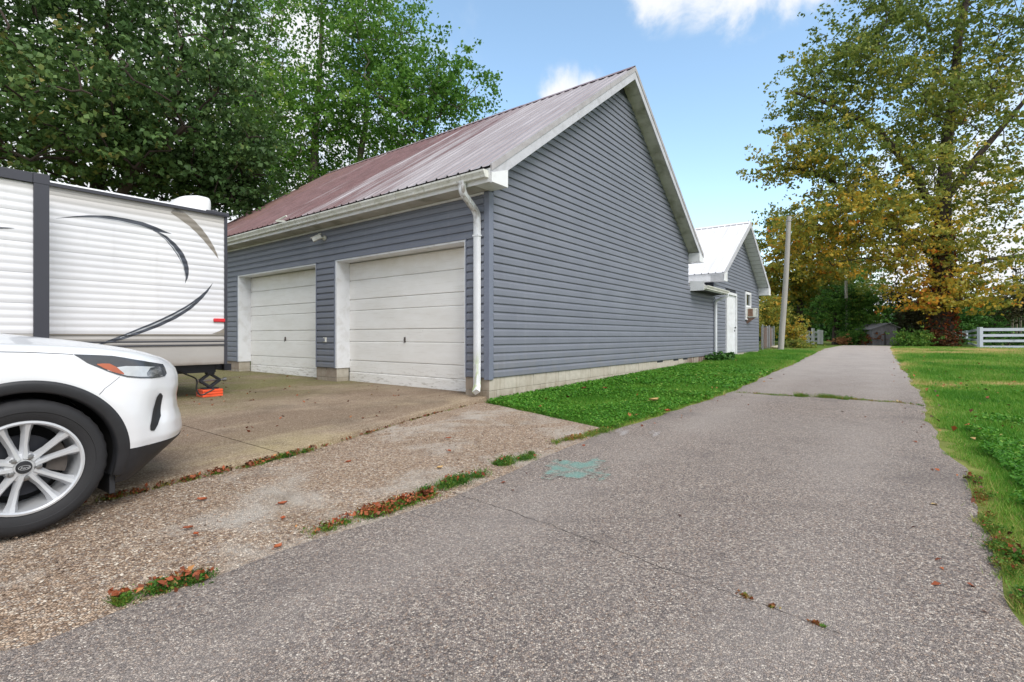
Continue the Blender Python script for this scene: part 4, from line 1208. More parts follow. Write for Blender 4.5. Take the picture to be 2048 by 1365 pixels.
MB().box(xm - 0.085, xm + 0.085, -0.035, -0.008, zm - 0.028, zm + 0.028).build('marker_light', 'red_lens', rv, bevel=0.012)
decal([(-30, 455, 1.2), (0, 456.3, 1.4), (15, 456.6, 0.9), (28, 457, 0.2)], 'slide_swoosh_decal', 'decal_dark', 0.004, 'tip of a thin black stripe on the slide-out', y=SO + 0.012, parent=so)
# frame, bumper, wheels, stabiliser
MB().box(-8.0, -0.05, 0.25, 0.33, RB - 0.14, RB + 0.018).build('chassis_rail', 'dark_steel', rv)
MB().box(-8.0, -0.05, 2.05, 2.13, RB - 0.14, RB + 0.018).build('chassis_rail', 'dark_steel', rv)
MB().box(0.04, 0.15, 0.16, 2.26, RB - 0.115, RB - 0.01).build('rear_bumper', 'dark_steel', rv, bevel=0.004)
for yy in (0.25, 2.05): MB().box(-0.06, 0.041, yy, yy + 0.08, RB - 0.10, RB - 0.03).build('bumper_arm', 'dark_steel', rv)
for xx in (-3.9, -4.75):
    for yy in (0.10, 2.32):
        m = MB().lathe([(0.20, -0.1), (0.33, -0.1), (0.35, -0.07), (0.35, 0.07), (0.33, 0.1), (0.20, 0.1)], (xx, yy, 0.515), 'y', 28, close=True)
        w_ = m.build('trailer_wheel', 'rubber_black', rv, smooth=True)
        MB().lathe([(0.0, -0.05), (0.08, -0.06), (0.2, -0.03), (0.2, 0.03), (0.0, 0.05)], (xx, yy, 0.515), 'y', 24).build('rim', 'steel', w_, smooth=True)
# scissor stabiliser jack on an orange levelling block
JX, JY = -0.12, 0.30
slz = 0.165 + 0.019 * (-2.45) + 0.004 * 3.8
jb = slz + 0.125
jk = thing('stabiliser_jack', 'black scissor stabiliser jack under the trailer corner', 'jack', (RX + D1[0] * JX + D2[0] * JY, RY + D1[1] * JX + D2[1] * JY, 0), ANG)
jt = RB - 0.142
jm = (jb + jt) / 2
MB().box(-0.11, 0.11, -0.07, 0.07, jb - 0.006, jb + 0.012).build('base_plate', 'dark_steel', jk)
def bar(p, q, w, d, name, mat, parent):
    p, q = Vector(p), Vector(q); f = q - p
    return MB().add(*obox((p + q) / 2, f, (f.length, w, d))).build(name, mat, parent, bevel=0.004)
for sgn in (-1, 1):
    bar((0, 0, jb + 0.02), (sgn * 0.15, 0, jm), 0.075, 0.035, 'lower_arm', 'dark_steel', jk)
    bar((sgn * 0.15, 0, jm), (0, 0, jt - 0.02), 0.065, 0.035, 'upper_arm', 'dark_steel', jk)
MB().tube([(-0.2, 0, jm), (0.24, 0, jm)], 0.014, 8).build('screw', 'steel', jk)
MB().lathe([(0.0, 0.20), (0.032, 0.20), (0.032, 0.245), (0.0, 0.25)], (0, 0, jm), 'x', 8).build('drive_nut', 'steel', jk)
MB().box(-0.05, 0.05, -0.06, 0.06, jt - 0.03, jt + 0.004).build('top_bracket', 'dark_steel', jk)
lb = thing('levelling_block', 'orange plastic levelling block under the stabiliser jack', 'block', (RX + D1[0] * JX + D2[0] * JY, RY + D1[1] * JX + D2[1] * JY, 0), ANG)
for k in range(3):
    z0 = slz - 0.004 + k * 0.041
    MB().box(-0.15, 0.15, -0.13, 0.13, z0, z0 + 0.036).build('pad', 'orange_plastic', lb, bevel=0.008)
    if k < 2: MB().box(-0.135, 0.135, -0.115, 0.115, z0 + 0.036, z0 + 0.041).build('spacer', 'orange_plastic', lb)
cb = MB().tube(bend([(RX + D1[0] * -0.75 + D2[0] * 0.2, RY + D1[1] * -0.75 + D2[1] * 0.2, RB - 0.02), (-4.93, 7.85, 0.42), (-4.90, 7.75, 0.27), (-4.80, 7.70, slz + 0.03), (-4.66, 7.82, slz + 0.13)]), 0.012, 7)
tag(cb.build('power_cable', 'cable_black', smooth=True), 'black cable hanging from trailer frame to the orange block', 'cable')

# ------------------------------------------------------------------ white car
CA = math.radians(55.0)
cc, cs_ = math.cos(CA), math.sin(CA)
HWD = 0.93
WX, WY = -2.585, 2.66
COX, COY = WX - HWD * cs_ * 1.0, WY + HWD * cc
car_z = float(g(WX, WY)) + 0.016
car = thing('car', 'white compact suv seen from its front wheel, nose towards the garage', 'car', (COX, COY, car_z), CA)
def car_world(P):
    P = np.asarray(P, float); x, y, z = P[..., 0], P[..., 1], P[..., 2]
    return np.stack([COX + x * cc - y * cs_, COY + x * cs_ + y * cc, z + car_z], -1)
def proj(Wd): return 1024 + F * Wd[..., 0] / Wd[..., 1], HZ - F * (Wd[..., 2] - H) / Wd[..., 1]
XF, XC = 0.985, 0.30                        # nose, start of the rounded front corner
def plan(f):
    """f 0..1: along the right side from x=-3.6 to the corner (0..0.6), then round to the nose centre (0.6..1)"""
    f = np.asarray(f, float)
    x1 = -3.55 + (XC + 3.55) * np.clip(f / 0.6, 0, 1)
    y1 = -HWD + 0.10 * np.clip((-2.6 - x1) / 0.95, 0, 1) ** 2
    th = np.clip((f - 0.6) / 0.4, 0, 1) * math.pi / 2
    e = 2 / 2.45
    x2 = XC + (XF - XC) * np.sin(th) ** e; y2 = -HWD * np.maximum(np.cos(th), 0) ** e
    c = f > 0.6
    return np.where(c, x2, x1), np.where(c, y2, y1)
def plan_n(f, e=1e-3):
    a = np.array(plan(f - e)); b = np.array(plan(f + e)); t = b - a; n = np.stack([t[1], -t[0]]) ; n = n / np.maximum(np.linalg.norm(n, axis=0), 1e-9)
    return n
ZS = np.array([0.17, 0.24, 0.30, 0.36, 0.42, 0.50, 0.58, 0.66, 0.74, 0.82, 0.88, 0.93, 0.97, 1.0])
IN_S = np.array([0.10, 0.055, 0.035, 0.020, 0.008, 0.002, 0.000, 0.004, 0.012, 0.024, 0.036, 0.052, 0.078, 0.125])
IN_F = np.array([0.20, 0.115, 0.060, 0.024, 0.004, 0.012, 0.035, 0.040, 0.028, 0.030, 0.045, 0.075, 0.125, 0.20])
def ztop(f):
    x, y = plan(f)
    side = 1.045 - 0.055 * np.clip((x + 0.6) / 1.1, 0, 1)
    k = np.clip((np.asarray(f, float) - 0.58) / 0.42, 0, 1)
    return side * (1 - k) + 0.915 * k
SC_F, SC_D = 0.80, 0.0
def S(f, zn):
    """belt surface: f along the plan, zn in the profile's own height 0.17..1.0"""
    f, zn = np.broadcast_arrays(np.asarray(f, float), np.asarray(zn, float))
    x, y = plan(f); n = plan_n(f)
    k = np.clip((f - 0.60) / 0.30, 0, 1); k = k * k * (3 - 2 * k)
    ins = np.interp(zn, ZS, IN_S) * (1 - k) + np.interp(zn, ZS, IN_F) * k
    # flared shoulder over the wheel arch
    r = np.hypot(x, zn - 0.362)
    ins = ins - 0.016 * np.exp(-((r - 0.50) / 0.07) ** 2) * (zn < 0.93) * (1 - k)
    # scooped bumper corner round the air slot, swage below the lamp
    ins = ins + SC_D * np.exp(-((f - SC_F) / 0.030) ** 2) * np.exp(-((zn - 0.585) / 0.12) ** 2)
    ins = ins - 0.010 * np.exp(-((f - SC_F - 0.045) / 0.03) ** 2) * np.exp(-((zn - 0.60) / 0.16) ** 2)
    zt = ztop(f)
    z = np.where(zn < 0.6, zn, 0.6 + (zn - 0.6) * (zt - 0.6) / 0.4)
    return np.stack([x - n[0] * ins, y - n[1] * ins, z], -1)
def Sn(f, zn, off):
    e = 2e-3
    a = S(f + e, zn) - S(f - e, zn); b = S(f, zn + e) - S(f, zn - e)
    n = np.cross(a, b); n = n / np.maximum(np.linalg.norm(n, axis=-1, keepdims=True), 1e-9)
    return S(f, zn) + n * off
fg = np.linspace(0.02, 0.9995, 700); zg = np.linspace(0.18, 0.995, 200)
FG, ZG = np.meshgrid(fg, zg, indexing='ij'); SG = S(FG, ZG); UG, VG = proj(car_world(SG))
VIS = FG < 0.9
def pick(u, v):
    d = (UG - u) ** 2 + (VG - v) ** 2; d[~VIS] = 1e9
    i = np.unravel_index(np.argmin(d), d.shape); return fg[i[0]], zg[i[1]]
SC_F = pick(1285 / 4.014, 660 + 660 / 4.014)[0]; SC_D = 0.026
SG = S(FG, ZG); UG, VG = proj(car_world(SG))
def m_car():
    s = NT('white_car_paint')
    c = s.ramp(s.noise(1.2, 3, 0.5), [(0.3, rgb(216, 217, 221)), (0.7, rgb(224, 225, 229))])
    M['car_white'] = s.done(c, 0.28, coat=0.7)
    simple('arch_dark', rgb(20, 20, 22), 0.9)
    s = NT('headlamp_lens')
    c = s.ramp(s.noise((14, 14, 30), 4, 0.6), [(0.35, rgb(66, 68, 72)), (0.65, rgb(150, 152, 156))])
    M['lens'] = s.done(c, 0.08, coat=1.0)
    simple('lens_dark', rgb(62, 64, 68), 0.1, 0.2, 10, coat=1.0)
    simple('lens_clear', rgb(186, 190, 194), 0.06, 0.12, 14, coat=1.0)
m_car()
# body shell: belt on both sides, then hood surface
fs_ = np.concatenate([np.linspace(0.0, 0.6, 230, endpoint=False), np.linspace(0.6, 1.0, 80)])
zs = np.unique(np.concatenate([np.linspace(0.38, 1.0, 48)]))
A, B = np.meshgrid(fs_, zs, indexing='ij'); Pb = S(A, B)
def arch_open(P, cx=0.0, r=0.445): return (np.hypot(P[..., 0] - cx, P[..., 2] - 0.362) < r)
WB = 2.71
def belt(P, mirror):
    Q = P.copy()
    if mirror: Q[..., 1] *= -1
    a, b = Q.shape[:2]; idx = np.arange(a * b).reshape(a, b)
    c = (Q[:-1, :-1] + Q[1:, 1:]) / 2; k = ~(arch_open(c) | arch_open(c, -WB))
    f = np.stack([idx[:-1, :-1], idx[1:, :-1], idx[1:, 1:], idx[:-1, 1:]], -1)[k]
    return Q.reshape(-1, 3), [tuple(r) for r in f]
mb = MB(); mb.add(*belt(Pb, False)); mb.add(*belt(Pb, True))
# hood: from the shoulder line towards the spine
def hood(mirror):
    i0 = int(np.argmin(np.abs(plan(fs_)[0] + 0.75))); rim = Pb[i0:, -1]
    rows = []
    for k in np.linspace(0, 1, 16):
        xs2 = rim[:, 0] - 0.10 * k * np.clip((rim[:, 0] - 0.2) / 0.6, 0, 1)
        zc_ = np.interp(rim[:, 0], [-0.75, -0.3, 0.0, 0.3, 0.6, 0.8, 0.9], [1.165, 1.125, 1.09, 1.05, 1.0, 0.955, 0.925])
        yy = rim[:, 1] * (1 - k)
        bz = rim[:, 2] + (np.maximum(zc_, rim[:, 2]) - rim[:, 2]) * (1 - (1 - k) ** 2.2)
        # soft power-dome crease
        bz = bz + 0.010 * np.exp(-((np.abs(yy) - 0.52) / 0.10) ** 2) * np.clip((0.75 - rim[:, 0]) / 0.5, 0, 1)
        rows.append(np.stack([xs2, yy * (-1 if mirror else 1), bz], -1))
    return np.array(rows)
mb.grid(hood(False)); mb.grid(hood(True))
# tail
rear = [Pb[0, :]]
mb.grid(np.array([[(-3.55 - 0.1 * math.sin(math.pi * t) * 0.6, -0.83 + 1.66 * t, z) for z in np.linspace(0.36, 1.05, 8)] for t in np.linspace(0, 1, 14)]))
bodyo = mb.build('body', 'car_white', car, fix=False, smooth='all')
bm = bmesh.new(); bm.from_mesh(bodyo.data); bmesh.ops.remove_doubles(bm, verts=bm.verts, dist=0.0008); bmesh.ops.recalc_face_normals(bm, faces=bm.faces); bm.to_mesh(bodyo.data); bm.free()
# black lower cladding and lip
zl_ = np.linspace(0.175, 0.379, 12)
A, B = np.meshgrid(fs_, zl_, indexing='ij'); Pl = Sn(A, B, 0.004)
fz = np.clip((A - 0.62) / 0.2, 0, 1)
Pl[..., 2] += np.clip((A - 0.66) / 0.2, 0, 1) * (0.379 - B) * 0.62          # the lip sweeps up towards the nose
ml = MB(); ml.add(*belt(Pl, False)); ml.add(*belt(Pl, True)); ml.build('lower_cladding', 'black_plastic', car, smooth='all')
# underside pan
MB().box(-3.4, -0.45, -0.80, 0.80, 0.22, 0.30).build('underbody', 'arch_dark', car)
MB().box(0.44, 0.70, -0.50, 0.50, 0.30, 0.36).build('underbody', 'arch_dark', car)
# wheel arch trims and liners
def arch_part(cx, sgn):
    Pr = []
    for a in np.linspace(-0.32, math.pi + 0.32, 80):
        row = []
        for r, o in ((0.398, -0.055), (0.402, 0.002), (0.412, 0.010), (0.448, 0.011), (0.462, 0.008), (0.470, -0.004)):
            x, z = cx + r * math.cos(a), 0.362 + r * math.sin(a)
            # lateral position follows the body side
            f = float(np.clip((x + 3.55) / (XC + 3.55) * 0.6, 0, 0.6))
            if x > XC: f = 0.6 + 0.4 / (math.pi / 2) * math.asin(min(1, ((x - XC) / (XF - XC)) ** (2.45 / 2)))
            y = S(f, min(max(z, 0.2), 0.93))[1] if z > 0.18 else -HWD + 0.07
            row.append((x, (float(y) - o) * sgn, max(z, 0.20)))
        Pr.append(row)
    MB().grid(np.array(Pr)).build('arch_trim', 'black_plastic', car, smooth='all')
    Pi = [[(cx + r * math.cos(a), sgn * y, 0.362 + r * math.sin(a)) for r, y in ((0.40, -0.90), (0.415, -0.80), (0.41, -0.5))] for a in np.linspace(-0.35, math.pi + 0.35, 40)]
    MB().grid(np.array(Pi)).build('arch_liner', 'arch_dark', car, smooth='all')
    MB().lathe([(0.0, -0.5), (0.41, -0.5), (0.41, -0.48)], (cx, 0, 0.362), 'y', 30).build('arch_wall', 'arch_dark', car) if sgn > 0 else None
for cx_ in (0.0, -WB):
    arch_part(cx_, 1); arch_part(cx_, -1)
bar((0.40, -0.84, 0.17), (0.40, -0.60, 0.17), 0.03, 0.12, 'air_deflector', 'black_plastic', car)
# headlamp, its indicator and clear part, bumper slot, panel gaps
C6 = lambda l: [(a / 4.014, 660 + b / 4.014) for a, b in l]
def strip(low, up, name, mat, off, parent, n=60, m_=8, label=None, both=True, inset=None):
    lo = np.array([pick(u, v) for u, v in C6(low)]); hi = np.array([pick(u, v) for u, v in C6(up)])
    lo = lo[np.argsort(lo[:, 0])]; hi = hi[np.argsort(hi[:, 0])]
    f0, f1 = max(lo[0, 0], hi[0, 0]), min(lo[-1, 0], hi[-1, 0])
    f = np.linspace(f0, f1, n)
    a, b = np.interp(f, lo[:, 0], lo[:, 1]), np.interp(f, hi[:, 0], hi[:, 1])
    tt_ = np.linspace(0, 1, m_)
    Z_ = a[:, None] * (1 - tt_) + b[:, None] * tt_
    P = Sn(f[:, None] + 0 * Z_, Z_, off)
    if inset is not None:
        edge = np.minimum(tt_, 1 - tt_)[None, :] * 2 * np.minimum(1, np.minimum(np.arange(n), n - 1 - np.arange(n))[:, None] / (n * 0.2))
        P = Sn(f[:, None] + 0 * Z_, Z_, off - inset * 0) - 0
        P = np.array([[Sn(f[i], Z_[i, j], off + inset * min(1, edge[i, j] * 2)) for j in range(m_)] for i in range(n)])
    out = []
    for k in ((0, 1) if both else (0,)):
        Q = P.copy()
        if k: Q[..., 1] *= -1
        o = MB().grid(Q).build(name, mat, parent, fix=False, smooth='all'); out.append(o)
        if label and k == 0: tag(o, label)
    return out
UPL = [(585, 200), (700, 203), (800, 206), (900, 212), (1000, 228), (1100, 245), (1200, 260), (1290, 275), (1335, 285)]
LOL = [(585, 202), (640, 232), (700, 262), (780, 298), (860, 335), (940, 362), (1020, 380), (1120, 388), (1220, 389), (1290, 382), (1320, 372), (1335, 350)]
hl = strip(LOL, UPL, 'headlight', 'lens_dark', 0.004, car)
strip([(860, 328), (940, 352), (1020, 372), (1120, 380), (1220, 380), (1300, 370)], [(860, 322), (940, 300), (1010, 292), (1100, 296), (1200, 300), (1300, 302)], 'clear_lens', 'lens_clear', 0.0058, hl[0], both=False)
strip([(770, 282), (830, 312), (900, 340), (960, 355), (992, 358)], [(770, 276), (820, 270), (880, 275), (930, 300), (992, 352)], 'indicator', 'amber_lens', 0.0062, hl[0], both=False, label='orange indicator')
strip([(1170, 372), (1200, 382), (1250, 384), (1300, 376)], [(1170, 345), (1200, 310), (1250, 296), (1300, 312)], 'projector_lens', 'lens', 0.0068, hl[0], both=False)
strip([(1200, 800), (1212, 812), (1235, 808), (1262, 765), (1290, 690), (1306, 600), (1302, 540)], [(1200, 770), (1215, 690), (1235, 600), (1255, 540), (1275, 508), (1290, 508), (1302, 530)], 'air_slot', 'black_plastic', 0.004, car, m_=10)
def gapline(pix, parent, w=0.0011, off=0.0006):
    ks = [pick(u, v) for u, v in C6(pix)]
    f = np.interp(np.linspace(0, 1, 40), np.linspace(0, 1, len(ks)), [k[0] for k in ks]); z_ = np.interp(np.linspace(0, 1, 40), np.linspace(0, 1, len(ks)), [k[1] for k in ks])
    d = np.stack([np.gradient(f) * 3.0, np.gradient(z_)], -1); d = d / np.linalg.norm(d, axis=1, keepdims=True)
    for k in (1, -1):
        P = np.stack([Sn(f - d[:, 1] * w * 0.3, z_ + d[:, 0] * w, off), Sn(f + d[:, 1] * w * 0.3, z_ - d[:, 0] * w, off)], 1); P[..., 1] *= k
        MB().grid(P).build('panel_gap', 'arch_dark', parent, fix=False)
gapline([(960, 378), (900, 425), (840, 475), (792, 520)], car)
gapline([(-200, 178), (0, 180), (200, 184), (400, 191), (585, 201)], car, w=0.0016)
# upper grille between the lamps, badge plate
A, B = np.meshgrid(np.linspace(0.90, 0.9999, 20), np.linspace(0.70, 0.90, 6), indexing='ij'); Pg = Sn(A, B, 0.006)
for k in (1, -1):
    Q = Pg.copy(); Q[..., 1] *= k; MB().grid(Q).build('grille', 'black_plastic', car, fix=False, smooth='all')
# cabin
def ring(x0, x1, hw, z, n=56, e=0.32):
    o = []
    for k in range(n + 1):
        w = 2 * math.pi * k / n; c_, s_ = math.cos(w), math.sin(w)
        o.append(((x0 + x1) / 2 + (x1 - x0) / 2 * math.copysign(abs(c_) ** e, c_), hw * math.copysign(abs(s_) ** e, s_), z))
    return o
lev = [(-0.60, -3.52, 0.87, 1.02), (-0.72, -3.50, 0.86, 1.08), (-1.15, -3.38, 0.77, 1.36), (-1.55, -3.20, 0.68, 1.58), (-1.72, -3.05, 0.62, 1.645), (-2.0, -2.8, 0.45, 1.685), (-2.3, -2.5, 0.1, 1.69)]
cab = MB().grid(np.array([ring(*l) for l in lev])).build('cabin', 'car_white', car, fix=True, smooth='all')
gl = [(-0.72 + 0.006, -3.50 - 0.006, 0.866, 1.085), (-1.15 + 0.006, -3.38 - 0.006, 0.776, 1.36), (-1.53, -3.22, 0.694, 1.565)]
MB().grid(np.array([ring(*l) for l in gl])).build('window_glass', 'glass_dark', cab, fix=True, smooth='all')
for k in (1, -1):
    MB().add(*obox((-0.95, k * 1.0, 1.12), (1, 0, 0), (0.14, 0.2, 0.14))).build('side_mirror', 'car_white', car, bevel=0.03)
# wheels
def make_wheel(cx, cy, sgn):
    """sgn -1: outer face towards -y"""
    def yy(v): return cy + sgn * v          # v grows outward
    R_ = 0.362
    prof = [(0.248, -0.10), (0.262, -0.105), (0.300, -0.115), (0.335, -0.110), (0.352, -0.095)]
    tread = []
    for k in range(5):
        a = -0.09 + k * 0.036
        tread += [(R_, a), (R_, a + 0.026), (R_ - 0.008, a + 0.029), (R_ - 0.008, a + 0.033)]
    prof += tread[:-2] + [(0.353, 0.097), (0.338, 0.111), (0.318, 0.116), (0.300, 0.116), (0.297, 0.112), (0.268, 0.108), (0.258, 0.101), (0.250, 0.096)]
    wm = MB()
    seg = 72; vs = []
    for k in range(seg):
        w = 2 * math.pi * k / seg
        for r, a in prof:
            rr = r - (0.004 if (r > 0.35 and k % 2 and abs(a) > 0.07) else 0)
            vs.append((cx + rr * math.cos(w), yy(a), 0.362 + rr * math.sin(w)))
    n = len(prof); fsx = [(k * n + i, ((k + 1) % seg) * n + i, ((k + 1) % seg) * n + i + 1, k * n + i + 1) for k in range(seg) for i in range(n - 1)]
    wm.add(vs, fsx)
    wh = wm.build('wheel', 'rubber_black', car, smooth=True)
    rim = MB().lathe([(0.252, yy(0.092) - cy), (0.250, yy(0.104) - cy), (0.240, yy(0.106) - cy), (0.232, yy(0.098) - cy), (0.228, yy(0.05) - cy), (0.215, yy(-0.09) - cy)], (cx, cy, 0.362), 'y', 64).build('rim', 'alloy', wh, smooth=True)
    lk = [((0.05, 0.078), (0.225, 0.082))]
    for k in range(5):
        a0 = math.radians(90 + 72 * k + 10)
        for d in (-1, 1):
            sp = MB()
            # one arm of a V: hub end near the axis of the pair, rim end spread
            ah, ar = a0 + d * 0.22, a0 + d * 0.235
            vsx = []
            for r, wdt, o1, o0 in ((0.045, 0.020, 0.082, 0.04), (0.12, 0.0145, 0.076, 0.045), (0.19, 0.0165, 0.085, 0.055), (0.240, 0.026, 0.098, 0.06)):
                aa = ah + (ar - ah) * (r / 0.24) if r > 0.06 else a0 + d * 0.32
                ce, se = math.cos(aa), math.sin(aa)
                for sw, oo in ((-1.25, o0), (-0.62, o1 - 0.006), (-0.45, o1), (0.45, o1), (0.62, o1 - 0.006), (1.25, o0)):
                    vsx.append((cx + r * ce - se * wdt * sw, yy(oo), 0.362 + r * se + ce * wdt * sw))
            fx_ = [(i * 6 + j, i * 6 + j + 1, (i + 1) * 6 + j + 1, (i + 1) * 6 + j) for i in range(3) for j in range(5)]
            sp.add(vsx, fx_); sp.build('spoke', 'alloy', wh, smooth=True)
    MB().lathe([(0.0, yy(0.074) - cy), (0.055, yy(0.074) - cy), (0.075, yy(0.068) - cy), (0.082, yy(0.03) - cy)], (cx, cy, 0.362), 'y', 36).build('hub', 'alloy', wh, smooth=True)
    for k in range(5):
        a = math.radians(90 + 36 + 72 * k + 10); px, pz = cx + 0.057 * math.cos(a), 0.362 + 0.057 * math.sin(a)
        MB().lathe([(0.0, yy(0.088) - cy), (0.011, yy(0.087) - cy), (0.013, yy(0.076) - cy), (0.018, yy(0.0742) - cy)], (px, cy, pz), 'y', 10).build('lug_nut', 'steel', wh, smooth=True)
    capm = MB().lathe([(0.0, yy(0.086) - cy), (0.028, yy(0.085) - cy), (0.033, yy(0.078) - cy), (0.034, yy(0.073) - cy)], (cx, cy, 0.362), 'y', 28).build('centre_cap', 'black_plastic', wh, smooth=True)
    em = MB()
    for k in range(40):
        w0, w1 = 2 * math.pi * k / 40, 2 * math.pi * (k + 1) / 40
        ps = [(cx + rx * math.cos(w), yy(0.0875), 0.362 + rz * math.sin(w)) for w in (w0, w1) for rx, rz in ((0.025, 0.0125), (0.0232, 0.0108))]
        em.add(ps, [(0, 1, 3, 2)])
    em.build('emblem_ring', 'alloy', wh, fix=False)
    MB().lathe([(0.05, yy(0.0) - cy), (0.165, yy(0.0) - cy), (0.165, yy(-0.02) - cy), (0.05, yy(-0.02) - cy)], (cx, cy, 0.362), 'y', 48, close=True).build('brake_disc', 'dark_steel', wh)
    a = math.radians(15)
    cal = MB()
    for rr in (0.105, 0.165):
        pass
    cal.grid(np.array([[(cx + r * math.cos(w), yy(0.030), 0.362 + r * math.sin(w)) for r in np.linspace(0.10, 0.19, 3)] for w in np.linspace(-0.35, 0.65, 8)]))
    cal.build('brake_caliper', 'cast_iron', wh, fix=False)
    MB().lathe([(0.0, yy(-0.095) - cy), (0.248, yy(-0.095) - cy)], (cx, cy, 0.362), 'y', 40).build('inner_wheel', 'arch_dark', wh)
    return wh, capm
for cx_, sg in ((0.0, -1), (-WB, -1), (0.0, 1), (-WB, 1)):
    wh, capm = make_wheel(cx_, sg * (HWD - 0.118), sg)
    if cx_ == 0.0 and sg == -1:
        tx = bpy.data.curves.new('emblem_script', 'FONT'); tx.body = 'Ford'; tx.size = 0.019; tx.shear = 0.35; tx.align_x = 'CENTER'; tx.align_y = 'CENTER'; tx.extrude = 0.0003; tx.resolution_u = 2
        to = bpy.data.objects.new('tmp', tx); COL.objects.link(to)
        bpy.context.view_layer.update(); dg = bpy.context.evaluated_depsgraph_get()
        me = bpy.data.meshes.new_from_object(to.evaluated_get(dg)); bpy.data.objects.remove(to)
        me.transform(Matrix.Translation((0.0, -(HWD - 0.118) - 0.0878, 0.3605)) @ Matrix.Rotation(math.radians(90), 4, 'X'))
        obj('emblem_script', me, 'alloy', wh)
# door seams, handles and window pillars along the sides
def side_seam(xs_, zs_, w=0.003):
    f = (np.array(xs_) + 3.55) / (XC + 3.55) * 0.6; z_ = np.array(zs_)
    t = np.linspace(0, 1, 24); f = np.interp(t, np.linspace(0, 1, len(f)), f); z_ = np.interp(t, np.linspace(0, 1, len(z_)), z_)
    for k in (1, -1):
        P = np.stack([Sn(f - w * 0.16, z_, 0.0008), Sn(f + w * 0.16, z_, 0.0008)], 1); P[..., 1] *= k
        MB().grid(P).build('door_seam', 'arch_dark', car, fix=False)
side_seam([-0.62, -0.66, -0.70], [0.40, 0.70, 0.985]); side_seam([-1.68, -1.68, -1.66], [0.40, 0.70, 0.985]); side_seam([-2.22, -2.36, -2.62], [0.46, 0.70, 0.985])
for k in (1, -1):
    for x in (-1.50, -2.42):
        MB().add(*obox((x, k * 0.925, 0.905), (1, 0, 0), (0.20, 0.03, 0.028))).build('door_handle', 'car_white', car, bevel=0.008)
    for x0, x1 in ((-1.62, -1.72), (-2.60, -2.72)):
        P = [[(x, k * (0.868 - 0.345 * max(0, z - 1.085) * 0.98 + 0.006), z) for z in (1.085, 1.36, 1.56)] for x in (x0, x1)]
        for row in P:
            for i, hw in enumerate((0.868, 0.778, 0.697)): row[i] = (row[i][0], k * (hw + 0.004), row[i][2])
        MB().grid(np.array(P)).build('window_pillar', 'black_plastic', cab, fix=False)

# ------------------------------------------------------------------ trees
def lobe(u, v, Y, ru, rv, rd, n, hue):
    c = at(u, v, Y); k = Y / F
    return (np.array(c[:]), np.array([ru * k, rd, rv * k]), n, hue)
def clumps(lobes, seed):
    r = np.random.default_rng(seed); C = []; Hh = []
    for c, R, n, hue in lobes:
        d = unit(r.normal(size=(n, 3))); rad = r.uniform(0.12, 1.0, n) ** 0.5
        C.append(c + d * rad[:, None] * R); Hh.append(np.full(n, hue) + r.normal(0, 0.07, n))
    return np.concatenate(C), np.concatenate(Hh)
def skeleton(trunks, targets, seed, sag=0.12):
    """grow limbs from the trunks to every clump; returns nodes, parents, radii"""
    r = np.random.default_rng(seed)
    cap = sum(len(t) for t in trunks) + len(targets) * 5 + 8
    nodes = np.zeros((cap, 3)); par = [-1] * cap; n = 0; fixed = {}
    tip = []
    for tr in trunks:
        for i, (p, rad) in enumerate(tr):
            nodes[n] = p; par[n] = n - 1 if i else -1; fixed[n] = rad; n += 1
    base = np.array(trunks[0][0][0])
    order = np.argsort(np.linalg.norm(targets - base, axis=1))
    for k in order:
        t = targets[k]; P = nodes[:n]
        d = np.linalg.norm(P - t, axis=1) + 2.2 * np.clip(P[:, 2] - t[2] + 0.1 * np.linalg.norm(P - t, axis=1), 0, None)
        j = int(np.argmin(d)); a = nodes[j].copy(); L = np.linalg.norm(t - a)
        m_ = 2 if L < 1.2 else 3 if L < 3 else 4
        prev = j
        for i in range(1, m_ + 1):
            w = i / m_
            p = a + (t - a) * w + r.normal(0, 0.05 * L, 3) * (w < 1) + np.array([0, 0, sag * L * math.sin(math.pi * w)])
            nodes[n] = p; par[n] = prev; prev = n; n += 1
    nodes = nodes[:n]; par = par[:n]
    area = np.zeros(n); kids = [0] * n
    for i in range(n):
        if par[i] >= 0: kids[par[i]] += 1
    rad = np.zeros(n)
    for i in range(n - 1, -1, -1):
        a = area[i] if kids[i] else 0.0
        rad[i] = max(0.017, math.sqrt(max(a, 0.017 ** 2)))
        if i in fixed: rad[i] = max(fixed[i], 0.02)
        if par[i] >= 0: area[par[i]] += rad[i] ** 2 * 0.88
    return nodes, par, rad, fixed
def wood_mesh(name, nodes, par, rad, fixed, rmin=0.0, seg=6):
    idx = [i for i in range(len(nodes)) if par[i] >= 0]
    A = nodes[[par[i] for i in idx]]; B = nodes[idx]
    ra = np.minimum(rad[[par[i] for i in idx]], rad[idx] * 1.5); rb = rad[idx]
    big = np.array([i in fixed for i in idx]); ra = np.where(big, rad[[par[i] for i in idx]], ra)
    k = rb >= rmin; A, B, ra, rb = A[k], B[k], ra[k], rb[k]
    t = unit(B - A); ref = np.where(np.abs(t[:, 2:]) > 0.9, np.array([[1.0, 0, 0]]), np.array([[0, 0, 1.0]]))
    u = unit(np.cross(t, ref)); v = np.cross(t, u)
    w = np.linspace(0, 2 * math.pi, seg, endpoint=False)
    ring = lambda P, r_: P[:, None] + (u[:, None] * np.cos(w)[None, :, None] + v[:, None] * np.sin(w)[None, :, None]) * r_[:, None, None]
    RA, RBm = ring(A - t * ra[:, None] * 0.3, ra), ring(B + t * rb[:, None] * 0.3, rb)
    q = np.stack([RA, np.roll(RA, -1, 1), np.roll(RBm, -1, 1), RBm], 2).reshape(-1, 4, 3)
    return fastmesh(name, q, 4)
